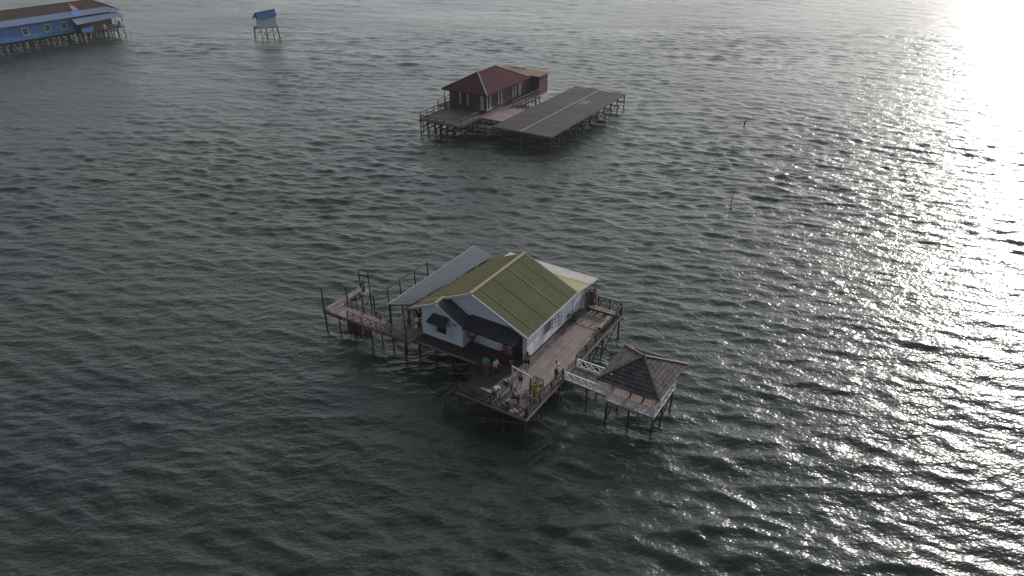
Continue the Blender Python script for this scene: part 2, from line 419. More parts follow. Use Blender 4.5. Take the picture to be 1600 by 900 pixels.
# ------------------------------------------------------------------ water
def build_water():
    def axis(core0, core1, step, far, grow, lo_far):
        a = list(np.arange(core0, core1, step))
        s = step; x = a[-1]
        while x < far:
            s *= grow; x += s; a.append(x)
        s = step; x = a[0]; b = []
        while x > lo_far:
            s *= grow; x -= s; b.append(x)
        return np.array(b[::-1] + a)
    xs = axis(-50, 64, .21, 9000, 1.010, -9000)
    ys = axis(14, 90, .19, 16000, 1.0048, -3000)
    # cap growth of the outermost cells
    X, Y = np.meshgrid(xs, ys)
    sx = np.gradient(xs)[None, :]; sy = np.gradient(ys)[:, None]
    SP = np.maximum(sx * np.ones_like(X) * .8, sy * np.ones_like(X))
    Z = np.zeros_like(X); DX = np.zeros_like(X); DY = np.zeros_like(X)
    rng = np.random.RandomState(11)
    nw = 138
    lam = np.exp(rng.uniform(np.log(.55), np.log(4.6), nw)); lam[120:] = rng.uniform(4.6, 9.5, 18)   # chop plus a few longer waves
    main = R(97)                                    # travel direction of the chop
    # slow gusts: patches of rougher and calmer water
    G = np.zeros_like(X)
    for k in range(7):
        l = rng.uniform(25, 80); a = rng.uniform(0, 6.28)
        G += np.sin((X * np.cos(a) + Y * np.sin(a)) * 2 * np.pi / l + rng.uniform(0, 6.28))
    G = 1 + .22 * G / 1.9
    for i in range(nw):
        l = lam[i]; k = 2 * np.pi / l
        a = R(76) + rng.normal(0, R(26))
        sl = .0245 * (1.0 if l < 1.7 else (1.7 / l) ** .7) * (min(1, l / 1.1)) ** .3 * rng.uniform(.6, 1.4)
        if i >= 120: sl = .0105 * rng.uniform(.6, 1.3)
        A = sl / k
        w = np.clip((l / SP - 2.6) / 2.0, 0, 1)
        ph = k * (X * np.cos(a) + Y * np.sin(a)) + rng.uniform(0, 6.28)
        # phase wander breaks up the long straight crests
        ph = ph + .9 * np.sin(X * .11 / l ** .5 + i) * np.sin(Y * .13 / l ** .5 + i * 1.7)
        c, s = np.cos(ph), np.sin(ph)
        Z += A * w * c * G; DX -= A * .85 * w * s * np.cos(a); DY -= A * .85 * w * s * np.sin(a)
    # sharp little crest lines where short wave trains meet
    for lo, hi, amp, n in ((1.6, 3.6, .022, 14), (2.8, 6.0, .034, 12)):
        f = np.zeros_like(X)
        for j in range(n):
            l = rng.uniform(lo, hi); a = R(80) + rng.normal(0, R(34)); k = 2 * np.pi / l
            f += np.cos(k * (X * np.cos(a) + Y * np.sin(a)) + rng.uniform(0, 6.28) + .8 * np.sin(X * .09 + j) * np.sin(Y * .11 + 2 * j))
        f /= np.sqrt(n / 2)
        Z += amp * G * (.8 - np.abs(f)) * np.clip((lo / SP - 2.2) / 2.0, 0, 1)
    X2, Y2 = X + DX, Y + DY
    ny, nx = X.shape
    co_ = np.stack([X2, Y2, Z], -1).reshape(-1, 3).astype(np.float32)
    idx = np.arange(nx * ny).reshape(ny, nx)
    q = np.stack([idx[:-1, :-1], idx[:-1, 1:], idx[1:, 1:], idx[1:, :-1]], -1).reshape(-1, 4)
    me = bpy.data.meshes.new('water')
    me.vertices.add(len(co_)); me.vertices.foreach_set('co', co_.ravel())
    me.loops.add(q.size); me.loops.foreach_set('vertex_index', q.ravel().astype(np.int32))
    me.polygons.add(len(q)); me.polygons.foreach_set('loop_start', (np.arange(len(q)) * 4).astype(np.int32))
    me.update(calc_edges=True)
    me.polygons.foreach_set('use_smooth', np.ones(len(q), bool))
    o = bpy.data.objects.new('water', me); COL.objects.link(o); o['kind'] = 'structure'
    print('water verts', len(co_), 'rms z', float(Z[200:600, 200:600].std()))

    m, nt, b = new_mat('sea_water'); L = nt.links.new
    tc = N(nt, 'ShaderNodeTexCoord')
    n0 = N(nt, 'ShaderNodeTexNoise'); n0.inputs['Scale'].default_value = .035; n0.inputs['Detail'].default_value = 4
    L(tc.outputs['Object'], n0.inputs['Vector'])
    rp = N(nt, 'ShaderNodeValToRGB'); rp.color_ramp.elements[0].position = .35; rp.color_ramp.elements[1].position = .68
    rp.color_ramp.elements[0].color = (.017, .027, .0265, 1); rp.color_ramp.elements[1].color = (.026, .037, .031, 1)
    L(n0.outputs['Fac'], rp.inputs['Fac']); L(rp.outputs['Color'], b.inputs['Base Color'])
    n9 = N(nt, 'ShaderNodeTexNoise'); n9.inputs['Scale'].default_value = .028; n9.inputs['Detail'].default_value = 5; n9.inputs['Distortion'].default_value = .6
    mp9 = N(nt, 'ShaderNodeMapping'); mp9.inputs['Scale'].default_value = (.6, 1.6, 1); mp9.inputs['Rotation'].default_value = (0, 0, R(20))
    L(tc.outputs['Object'], mp9.inputs['Vector']); L(mp9.outputs[0], n9.inputs['Vector'])
    mr9 = N(nt, 'ShaderNodeMapRange'); mr9.inputs['From Min'].default_value = .3; mr9.inputs['From Max'].default_value = .7
    mr9.inputs['To Min'].default_value = .23; mr9.inputs['To Max'].default_value = .34
    L(n9.outputs['Fac'], mr9.inputs['Value'])
    b.inputs['IOR'].default_value = 1.333; L(mr9.outputs[0], b.inputs['Roughness'])
    b.subsurface_method = 'BURLEY'; b.inputs['Subsurface Weight'].default_value = 1.0
    b.inputs['Subsurface Radius'].default_value = (1.0, 1.2, 1.0); b.inputs['Subsurface Scale'].default_value = 1.4
    def bump(scale, dist, strength, prev, stretch=(1, 1, 1), detail=2, ridged=False):
        mp = N(nt, 'ShaderNodeMapping'); mp.inputs['Scale'].default_value = stretch; mp.inputs['Rotation'].default_value = (0, 0, R(-10))
        L(tc.outputs['Object'], mp.inputs['Vector'])
        n = N(nt, 'ShaderNodeTexNoise'); n.inputs['Scale'].default_value = scale; n.inputs['Detail'].default_value = detail
        n.inputs['Roughness'].default_value = .6
        if ridged: n.noise_type = 'RIDGED_MULTIFRACTAL'
        L(mp.outputs[0], n.inputs['Vector'])
        bp = N(nt, 'ShaderNodeBump'); bp.inputs['Strength'].default_value = strength; bp.inputs['Distance'].default_value = dist
        L(n.outputs['Fac'], bp.inputs['Height'])
        if prev: L(prev.outputs[0], bp.inputs['Normal'])
        return bp
    b0 = bump(1.15, .125, 1, None, (.5, 1, 1), 3, True)
    b1 = bump(1.8, .088, 1, b0, (.55, 1, 1), 3)
    b2 = bump(3.4, .085, 1, b1, (.7, 1, 1), 1.5)
    L(b2.outputs[0], b.inputs['Normal'])
    me.materials.append(m)
build_water()

# ================================================================== SITE 1: the white house
F1 = Frame(.89, 38.28, -32); D = 2.35

def main_deck():
    t = thing('stilt_deck', 'big brown plank deck on stilts carrying the white house with the green roof', 'deck', F1, (-3, 6, 0))
    mb = MB()
    planks(mb, -2.75, .08, 0.03, 16.1, D, 'y', .21, 4); planks(mb, -3.45, -2.75, .03, 5.0, D, 'y', .21, 4)
    part(t, 'deck_boards', mb, M['deck'])
    part(t, 'deck_boards', planks(MB(), -3.45, -2.75, 5.0, 16.1, D, 'y', .21, 4), M['deck_eave_shade'], 'boards coloured darker for the eave shade along the foot of the white side wall')
    part(t, 'side_deck_boards', planks(MB(), -16.0, -12.75, 4.6, 15.2, D - .014, 'x', .2, 3.2), M['deck'])
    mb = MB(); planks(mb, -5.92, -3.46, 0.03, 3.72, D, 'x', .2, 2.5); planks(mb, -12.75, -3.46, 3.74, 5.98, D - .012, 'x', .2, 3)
    part(t, 'deck_boards', mb, M['deck_front'], 'boards of the front deck, coloured darker for the house shade')
    mb = MB(); mb.box(-12.7, -3.5, 5.98, 15.2, D - .1, D - .05); mb.box(-10, -1.5, 15.2, 17.0, D - .10, D - .05)
    part(t, 'floor_base', mb, M['dark_wood'])
    mb = MB()
    mb.beam((-5.95, 0, D - .12), (.12, 0, D - .12), .06, .16); part(t, 'edge_beam', mb, M['deck'])
    part(t, 'edge_beam', MB().beam((.12, 0, D - .12), (.12, 16.1, D - .12), .06, .16), M['deck'])
    part(t, 'edge_beam', MB().beam((-12.8, 3.7, D - .12), (-5.9, 3.7, D - .12), .06, .16), M['deck'])
    part(t, 'edge_beam', MB().beam((-5.95, 0, D - .12), (-5.95, 3.7, D - .12), .06, .16), M['dark_wood'])
    part(t, 'edge_beam', MB().beam((-2.5, 16.15, D - .12), (.12, 16.15, D - .12), .06, .16), M['deck'])
    for y in (.25, 2.6, 5.2, 7.6, 10.2, 12.8, 15.9):
        part(t, 'floor_beam', MB().beam((-5.9 if y < 3.7 else -3.4, y, D - .24), (.3, y, D - .24), .10, .14), M['dark_wood'])
        for x in (-.08, -1.9, -3.6) + ((-5.75,) if y < 3.7 else ()):
            stilt(t, x, y, D - .1, .075)
    for x in (-7.4, -9.0, -10.8, -12.5, -14.2, -15.8):
        for y in (3.95, 6.2, 9, 12, 15):
            if x < -13 and y < 4.5: continue
            stilt(t, x, y, D - .12, .075)
        part(t, 'floor_beam', MB().beam((x, 3.8 if x > -13 else 4.7, D - .2), (x, 15.2, D - .2), .1, .14), M['dark_wood'])
    for a, b_ in (((-5.75, .2, .9), (-3.6, .3, 2.0)), ((-3.6, .25, .7), (-.1, .2, 1.75)), ((-.05, 12.8, .3), (-.05, 15.9, 2.1)), ((-.05, 10.2, .3), (-.05, 12.8, 2.1)), ((-.05, .3, 1.9), (-.03, 2.6, .5))):
        part(t, 'brace', MB().tube([a, b_], .045, 6), M['dark_wood'])
    part(t, 'brace', MB().tube([(-3.8, -.25, .95), (.0, .05, 1.9)], .05, 6), M['post_wood'])
    part(t, 'brace', MB().tube([(-.1, 1.2, 1.75), (1.7, .9, 1.5)], .045, 6), M['post_wood'])
    # steps down at the front left corner
    mb = MB()
    mb.beam((-5.98, .5, D - .15), (-7.2, .1, 1.1), .05, .18); mb.beam((-5.98, 1.25, D - .15), (-7.2, .85, 1.1), .05, .18)
    for i in range(6):
        f = i / 5.5; mb.box(-6.2 - 1.05 * f - .12, -6.2 - 1.05 * f + .12, .42 - .36 * f, 1.24 - .36 * f, D - .2 - 1.08 * f, D - .16 - 1.08 * f)
    part(t, 'stairs', mb, M['post_wood'])
    stilt(t, -7.15, .15, 1.2, .06); stilt(t, -7.15, .85, 1.2, .06)
    # tall yard posts at the far right corner that carry the rear canopy
    return t
main_deck()

# dark rustic railings round the deck
railing('dark cross-braced railing along the front edge of the brown deck', F1, (-5.85, .05), (0.02, .05), D, .85, 4, M['dark_wood'], 2)
railing('dark cross-braced railing on the right deck edge between the front corner and the footbridge', F1, (.05, .25), (.05, 5.45), D, .9, 3, M['dark_wood'], 2)
railing('dark cross-braced railing on the right deck edge between the footbridge and the far corner', F1, (.05, 7.6), (.05, 16.0), D, .9, 5, M['dark_wood'], 2)
railing('dark railing across the far end of the brown deck behind the long bench', F1, (-2.2, 16.08), (-.05, 16.08), D, 1.15, 2, M['dark_wood'], 2)
railing('low dark railing on the left side of the front deck above the stairs', F1, (-5.88, 1.4), (-5.88, 3.7), D, .8, 2, M['dark_wood'], 1)

def white_house():
    t = thing('white_house', 'white house with olive green gabled roof standing on the brown deck', 'house', F1, (-8, 10, D))
    x0, x1, y0, y1 = -12.74, -3.45, 6.0, 13.6
    ez, rz, rx = 4.93, 7.15, -8.3
    k = (rz - ez) / 5.0                                    # roof pitch
    zr = lambda x: rz - k * abs(x - rx)
    # walls: main volume, front gable, projection, rear room
    mb = MB()
    mb.raw([(x0, y0, D), (-4.78, y0, D), (-4.78, y0, 4.45), (-3.86, y0, 4.45), (-3.86, y0, D), (x1, y0, D), (x1, y0, zr(x1) - .08), (rx, y0, rz - .1), (x0, y0, zr(x0) - .08)], [(0, 1, 2, 3, 4, 5, 6, 7, 8)])
    mb.raw([(x1, y0, D), (x1, y1, D), (x1, y1, zr(x1) - .08), (x1, y0, zr(x1) - .08)], [(0, 1, 2, 3)])
    mb.raw([(x1, y1, D), (x0, y1, D), (x0, y1, zr(x0) - .08), (rx, y1, rz - .1), (x1, y1, zr(x1) - .08)], [(0, 1, 2, 3, 4)])
    mb.raw([(x0, y1, D), (x0, y0, D), (x0, y0, zr(x0) - .08), (x0, y1, zr(x0) - .08)], [(0, 1, 2, 3)])
    part(t, 'wall', mb, M['white'])
    # front projection with its own gable
    px0, px1, py = -12.76, -8.72, 4.85; prx = -11.0; prz = zr(prx)
    kz = 0.56
    pez = lambda x: prz - .08 - (k * (prx - x) if x < prx else kz * (x - prx))
    mb = MB()
    mb.raw([(px0, py, D), (px1, py, D), (px1, py, pez(px1)), (prx, py, prz - .08), (px0, py, pez(px0))], [(0, 1, 2, 3, 4)])
    mb.raw([(px1, py, D), (px1, 6, D), (px1, 6, pez(px1)), (px1, py, pez(px1))], [(0, 1, 2, 3)])
    mb.raw([(px0, 6, D), (px0, py, D), (px0, py, pez(px0)), (px0, 6, pez(px0))], [(0, 1, 2, 3)])
    part(t, 'front_room_wall', mb, M['white'])
    mb = MB()
    mb.raw([(x1 + .015, 13.6, D), (x1 + .015, 15.15, D), (x1 + .015, 15.15, 4.62), (x1 + .015, 13.6, 4.62)], [(0, 1, 2, 3)])
    mb.raw([(x1 + .015, 15.15, D), (-11, 15.15, D), (-11, 15.15, 4.62), (x1 + .015, 15.15, 4.62)], [(0, 1, 2, 3)])
    part(t, 'rear_room_wall', mb, M['white'])
    # plinth line
    part(t, 'base_board', MB().box(x1 + .02, x1 + .05, 6, 15.1, D, D + .13), M['dark_wood'])
    # main roof
    yf, yb = 5.55, 13.75
    mb = MB().slope([(rx, yf, rz), (rx, yb, rz), (-3.1, yb, zr(-3.1)), (-3.1, yf, zr(-3.1))], .05, .235, .03, .05)
    for q in (6.6, 8.6, 10.6, 12.4):                        # sheet overlaps
        mb.beam((rx + .1, q, zr(rx + .1) + .03), (-3.15, q, zr(-3.15) + .03), .09, .035, up=(k, 0, 1))
    roof = part(t, 'roof', mb, M['green'], 'right roof slope of ribbed olive green metal')
    mb = MB().slope([(rx, yf, rz), (prx, yf, prz), (-13.45, yf, zr(-13.45)), (-11.75, yb, zr(-11.75)), (rx, yb, rz)][::-1], .05, .30, .03, .06)
    mb.slope([(prx, 4.45, prz), (-13.68, 4.45, zr(-13.68)), (-13.45, yf, zr(-13.45)), (prx, yf, prz)], .05, .30, .03, .06)
    part(t, 'roof', mb, M['green_faded'], 'left roof slope of faded yellowish green metal, running out over the front room')
    part(t, 'ridge_cap', MB().beam((rx, yf - .03, rz + .03), (rx, yb + .03, rz + .03), .26, .06), M['ridge'])
    part(t, 'ridge_cap', MB().beam((prx, 4.42, prz + .03), (prx, yf + .1, prz + .03), .24, .06), M['ridge'])
    # white barge boards and eave fascia
    n = .09
    mb = MB()
    mb.beam((rx, yf - .03, rz - n), (-3.1, yf - .03, zr(-3.1) - n), .05, .2); part(t, 'barge_board', mb, M['trim'])
    part(t, 'barge_board', MB().beam((rx, yf - .035, rz - n), (prx, yf - .035, prz - n), .05, .2), M['trim'])
    part(t, 'barge_board', MB().beam((prx, 4.42, prz - n), (-13.68, 4.42, zr(-13.68) - n), .05, .2), M['trim'])
    part(t, 'barge_board', MB().beam((prx, 4.425, prz - n), (-8.45, 4.425, prz - kz * (-8.45 - prx) - n), .05, .2), M['trim'])
    part(t, 'fascia', MB().beam((-3.08, yf, zr(-3.1) - .09), (-3.08, yb, zr(-3.1) - .09), .04, .16), M['trim'])
    # blue grey right slope of the projection
    part(t, 'front_room_roof', MB().slope([(prx, 4.45, prz), (prx, 5.99, prz), (-8.45, 5.99, prz - kz * (-8.45 - prx)), (-8.45, 4.45, prz - kz * (-8.45 - prx))], .05, .5, .02, .03), M['slate'])
    # porch lean-to
    part(t, 'porch_roof', MB().slope([(-9.45, 4.55, 4.42), (-3.72, 4.55, 4.42), (-3.55, 5.98, 4.95), (-8.55, 5.98, 4.95)], .05, .5, .02, .05, .55), M['porch'])
    part(t, 'porch_beam', MB().beam((-8.6, 4.62, 4.33), (-3.8, 4.62, 4.33), .06, .08), M['dark_wood'])
    # door
    d = part(t, 'door', MB().box(-4.76, -3.88, 6.06, 6.10, D, 4.43), M['door'])
    part(d, 'door_frame', MB().box(-4.82, -4.76, 5.95, 6.08, D, 4.5).box(-3.88, -3.82, 5.95, 6.08, D, 4.5), M['dark_wood'])
    part(d, 'handle', MB().beam((-4.66, 6.0, 3.35), (-4.66, 6.0, 3.5), .03), M['black_metal'])
    # porch window slot
    w = part(t, 'window', MB().box(-7.25, -6.2, 5.95, 5.99, 3.15, 3.95), M['dark_wood'], 'dark front window beneath the porch roof')
    part(w, 'pane', MB().box(-7.18, -6.27, 5.935, 5.948, 3.22, 3.88), M['glass'])
    # projection window, shutters, awning
    w = part(t, 'window', MB().box(-11.25, -10.2, py - .05, py - .004, 2.98, 4.2), M['rail_white'], 'front room window with open barred shutters under a dark awning')
    part(w, 'pane', MB().box(-11.19, -10.26, py - .065, py - .052, 3.04, 4.14), M['dark_in'])
    for hx, sx in ((-11.27, -.42), (-10.18, .5)):
        mb = MB(); yy = py - .12
        e = (hx + sx, yy - .25)
        for f in (0, .33, .66, 1):
            mb.beam((hx + sx * f, yy - .25 * f, 2.98), (hx + sx * f, yy - .25 * f, 4.1), .055)
        for z in (3.0, 3.55, 4.08): mb.beam((hx, yy, z), (e[0], e[1], z), .05)
        part(w, 'shutter', mb, M['rail_white'])
        part(w, 'shutter_gap', MB().beam((hx + sx * .12, py - .02, 3.05), (hx + sx * .12, py - .02, 4.05), abs(sx) * .55, .012, up=(0, 1, 0)), M['slate'])
    part(w, 'awning', MB().slope([(-11.55, py - .01, 4.72), (-9.85, py - .01, 4.72), (-9.9, py - .85, 4.2), (-11.75, py - .85, 4.2)], .03), M['awning'])
    # side window
    w = part(t, 'window', MB().box(x1 + .004, x1 + .05, 8.6, 9.85, 3.25, 4.42), M['rail_white'], 'side window with bars and an open lattice shutter')
    part(w, 'pane', MB().box(x1 + .052, x1 + .062, 8.66, 9.79, 3.32, 4.36), M['dark_in'])
    mb = MB()
    for i in range(6):
        y = 8.7 + i * .2; mb.beam((x1 + .09, y, 3.3), (x1 + .09, y, 4.38), .028)
    part(w, 'bars', mb, M['rail_white'])
    mb = MB()
    for f in (0, .33, .66, 1): mb.beam((x1 + .1 + .3 * f, 9.9 + .95 * f, 3.25), (x1 + .1 + .3 * f, 9.9 + .95 * f, 4.4), .03)
    for z in (3.26, 3.64, 4.02, 4.39): mb.beam((x1 + .1, 9.9, z), (x1 + .4, 10.85, z), .03)
    part(w, 'shutter', mb, M['grey_metal'])
    mb = MB()
    for y in (7.25, 8.45, 10.05, 11.25, 12.45): mb.box(x1 + .003, x1 + .014, y - .025, y + .025, D + .13, 4.75)
    part(t, 'wall_joints', mb, M['trim'])
    # corner pilasters and side stains: board joints
    part(t, 'corner_board', MB().box(x1 - .12, x1 + .025, 5.97, 5.998, D, 4.75), M['trim'])
    part(t, 'vent', MB().box(x1 + .004, x1 + .06, 12.6, 13.1, 2.75, 3.0), M['grey_metal'])
    part(t, 'drain_pipe', MB().tube([(x1 + .06, 13.55, D), (x1 + .06, 13.55, 4.7)], .035, 6), M['trim'])
    # grey zinc lean-to on the left
    A, B_, C, E_ = Vector((-15.65, 4.05, 4.55)), Vector((-15.3, 16.0, 4.92)), Vector((-11.75, 13.9, 5.78)), Vector((-13.55, 4.55, 4.96))
    mb = MB(); nn = 46
    for i in range(nn):
        for j, (h0, h1) in enumerate(((0, .035), (.035, 0))):
            f0, f1 = (i + j * .5) / nn, (i + j * .5 + .5) / nn
            a0, b0 = A.lerp(B_, f0), E_.lerp(C, f0); a1, b1 = A.lerp(B_, f1), E_.lerp(C, f1)
            z0, z1 = Vector((0, 0, h0)), Vector((0, 0, h1)); 
            mb.poly([a0 + z0, a1 + z1, b1 + z1, b0 + z0][::-1])
            dn = Vector((0, 0, -.03)); mb.poly([a0 + z0 + dn, a1 + z1 + dn, b1 + z1 + dn, b0 + z0 + dn])
    part(t, 'lean_to_roof', mb, M['grey_metal'])
    part(t, 'gutter', MB().tube([A + Vector((0, -.05, .03)), B_ + Vector((0, .05, .03))], .045, 7), M['cream'])
    part(t, 'lean_to_beam', MB().beam(A + Vector((.15, .1, -.08)), B_ + Vector((.15, 0, -.08)), .08), M['dark_wood'])
    part(t, 'lean_to_beam', MB().beam(A + Vector((.15, .1, -.08)), E_ + Vector((0, .1, -.08)), .08), M['dark_wood'])
    for f in (.0, .25, .5, .75, 1):
        p = A.lerp(B_, f); stilt(t, p.x + .2, p.y + .05, p.z - .06, .06, .03, 'lean_to_post', M['dark_wood'], -1.5 if f < .2 else D - .1)
    stilt(t, -14.3, 4.35, 4.7, .05, .03, 'lean_to_post', M['dark_wood'], -1.5)
    # rear canopy of yellow and pale sheets
    part(t, 'rear_canopy', MB().slope([(-3.05, 13.4, 4.83), (-12, 13.4, 4.83), (-12, 15.6, 4.74), (-2.85, 15.6, 4.74)], .03, .3, .02, .04), M['yellow'], 'yellow sheets of the rear canopy')
    part(t, 'rear_canopy', MB().slope([(-2.85, 15.58, 4.765), (-12, 15.58, 4.765), (-12, 17.2, 4.68), (-2.7, 17.0, 4.68)], .03, .3, .02, .04), M['cream'], 'pale grey sheets of the rear canopy')
    for x, y in ((-2.3, 15.3), (-2.9, 16.8), (-7, 16.9)):
        stilt(t, x, y, 4.68, .06, .03, 'canopy_post', M['dark_wood'])
    part(t, 'canopy_brace', MB().tube([(-2.35, 15.35, 3.9), (-3.2, 16.7, 2.6)], .04, 6).tube([(-2.3, 15.3, 3.3), (-3.1, 15.35, 2.6)], .04, 6).tube([(-2.3, 15.3, 4.2), (-2.9, 16.8, 4.2)], .03, 6), M['dark_wood'])
    return t
white_house()

def back_storage():
    t = thing('storage_shelf', 'wooden rack of red and pale boxes under the rear canopy of the white house', 'rack', F1, (-2.8, 15.9, D))
    part(t, 'frame', MB().box(-3.3, -2.5, 15.6, 15.66, D - .05, D + 1.5).box(-3.3, -2.5, 16.2, 16.26, D - .05, D + 1.5), M['post_wood'])
    part(t, 'shelf', MB().box(-3.3, -2.5, 15.66, 16.2, D + .5, D + .55).box(-3.3, -2.5, 15.66, 16.2, D + 1.25, D + 1.3), M['pale_wood'])
    for (x, y, z, m, c) in ((-2.8, 15.95, D + .55, 'pink_board', 'pinkish box on the lower shelf of the rear rack'), (-2.75, 15.95, D + 1.3, 'red_plastic', 'red crate on the top shelf of the rear rack')):
        u = thing('crate', c, 'crate', F1, (x, y, z))
        mb = MB().box(x - .25, x + .25, y - .22, y + .22, z, z + .3)
        part(u, 'body', mb, M[m])
        part(u, 'rim', MB().box(x - .27, x + .27, y - .24, y - .2, z + .3, z + .34).box(x - .27, x + .27, y + .2, y + .24, z + .3, z + .34), M[m])
back_storage()

def footbridge():
    t = thing('footbridge', 'short plank footbridge on stilts from the brown deck to the gazebo', 'bridge', F1, (2, 6.5, 0))
    part(t, 'deck_boards', planks(MB(), .2, 3.9, 5.55, 7.45, 2.3, 'y', .2, 4), M['deck_grey'])
    for y in (5.55, 7.45): part(t, 'edge_beam', MB().beam((.2, y, 2.18), (3.9, y, 2.18), .06, .14), M['deck'])
    for x, y in ((2.0, 5.65), (2.0, 7.35)): stilt(t, x, y, 2.2, .06)
    part(t, 'cross_beam', MB().beam((2, 5.4, 2.05), (2, 7.6, 2.05), .1), M['dark_wood'])
footbridge()
railing('white cross-braced railing on the near side of the footbridge', F1, (.2, 5.52), (3.85, 5.4), 2.28, .72, 3, M['rail_white'], 2, .09, .065)
railing('short white cross-braced railing on the far side of the footbridge', F1, (.2, 7.48), (2.45, 7.48), 2.28, .72, 2, M['rail_white'], 2, .09, .065)

def gazebo():
    t = thing('gazebo', 'square gazebo with pyramid roof of brown tiles and white cross-braced railings on stilts', 'gazebo', F1, (5.65, 7.05, 0))
    z = 2.25; x0, x1, y0, y1 = 3.88, 7.5, 5.0, 9.05
    part(t, 'floor', planks(MB(), x0, x1, y0, y1, z, 'x', .2, 3.7), M['pale_wood'])
    for a, b_ in (((x0, y0), (x1, y0)), ((x1, y0), (x1, y1)), ((x0, y1), (x1, y1)), ((x0, y0), (x0, y1))):
        part(t, 'edge_beam', MB().beam((*a, z - .13), (*b_, z - .13), .07, .15), M['pale_wood'])
    for x in (x0 + .05, 5.65, x1 - .05):
        for y in (y0 + .05, 7.0, y1 - .05):
            stilt(t, x, y, z - .1, .07)
    for a, b_ in (((5.65, 7, .4), (5.65, 5.1, 2)), ((7.4, 7, .3), (7.4, 8.9, 2)), ((3.95, 5.1, .5), (3.95, 7, 2.0)), ((7.0, 6.6, .0), (7.45, 7, 1.9))):
        part(t, 'brace', MB().tube([a, b_], .04, 6), M['dark_wood'])
    # roof: four tiled slopes
    ez, az = 4.25, 5.58; c = Vector((5.6, 7.05, az))
    P = [Vector((3.12, 4.55, ez - .1)), Vector((7.95, 4.55, ez)), Vector((8.12, 9.6, ez)), Vector((3.1, 9.6, ez - .1))]
    lab = ('front roof slope in shade', 'right roof slope', 'far roof slope catching the sun', 'left roof slope')
    for i in range(4):
        mb = MB().slope([P[i], P[(i + 1) % 4], c], .06)
        # courses of tiles: thin raised lips
        a, b_ = P[i], P[(i + 1) % 4]
        nrm = (b_ - a).cross(c - a).normalized()
        for q in range(1, 9):
            f = q / 9.2
            mb.beam(a.lerp(c, f) + nrm * .012 + (b_ - a).normalized() * .05, b_.lerp(c, f) + nrm * .012 - (b_ - a).normalized() * .05, .05, .03, up=nrm)
        part(t, 'roof_slope', mb, M['gaz_roof'])
        part(t, 'hip_cap', MB().beam(P[i] + Vector((0, 0, .04)), c + Vector((0, 0, .05)), .14, .06), M['cap'])
    part(t, 'finial', MB().ball((c.x, c.y, c.z + .06), .11), M['cap'])
    for x in (x0 + .15, x1 - .15):
        for y in (y0 + .15, y1 - .15):
            part(t, 'roof_post', MB().beam((x, y, z), (x, y, ez + .35), .1), M['rail_white'])
    part(t, 'roof_beam', MB().beam((x0 + .1, y0 + .15, ez + .18), (x1 - .1, y0 + .15, ez + .18), .08), M['dark_wood'])
    part(t, 'roof_beam', MB().beam((x1 - .15, y0 + .1, ez + .18), (x1 - .15, y1 - .1, ez + .18), .08), M['dark_wood'])
    U = Vector((0, 0, 1))
    for a, b_, bays in (((x0, y0 - .02), (x1 + .02, y0 - .02), 3), ((x1 + .03, y0), (x1 + .03, y1), 3), ((x0, y1 + .02), (x1, y1 + .02), 3), ((x0 - .02, 7.55), (x0 - .02, y1), 1)):
        p, q = Vector((*a, z)), Vector((*b_, z)); mb = MB()
        side = (q - p).normalized().cross(U) * .04
        for i in range(bays + 1):
            s_ = p.lerp(q, i / bays); mb.beam(s_, s_ + U * .78, .1)
        mb.beam(p + U * .76, q + U * .76, .09, .06); mb.beam(p + U * .08 + side, q + U * .08 + side, .06)
        for i in range(bays):
            u, v = p.lerp(q, i / bays), p.lerp(q, (i + 1) / bays); m_ = u.lerp(v, .5)
            for e, f in ((u, m_), (m_, v)):
                mb.beam(e + U * .1, f + U * .72, .055, up=side); mb.beam(e + U * .72 + side * .7, f + U * .1 + side * .7, .055, up=side)
        part(t, 'railing', mb, M['rail_white'])
    b_ = thing('bench', 'pale wooden bench inside the gazebo along its far side', 'bench', F1, (5.6, 8.6, z))
    part(b_, 'seat', MB().box(4.3, 7.1, 8.35, 8.8, z + .4, z + .45), M['pale_wood'])
    for x in (4.4, 5.7, 7.0): part(b_, 'leg', MB().box(x - .05, x + .05, 8.4, 8.75, z, z + .4), M['pale_wood'])
    b_ = thing('table', 'low dark table on the gazebo floor in the shade of its roof', 'table', F1, (5.6, 6.6, z))
    part(b_, 'tabletop', MB().box(5.1, 6.3, 6.1, 7.0, z + .62, z + .67), M['dark_wood'])
    for x in (5.2, 6.2):
        for y in (6.2, 6.9): part(b_, 'leg', MB().box(x - .04, x + .04, y - .04, y + .04, z, z + .62), M['dark_wood'])
gazebo()

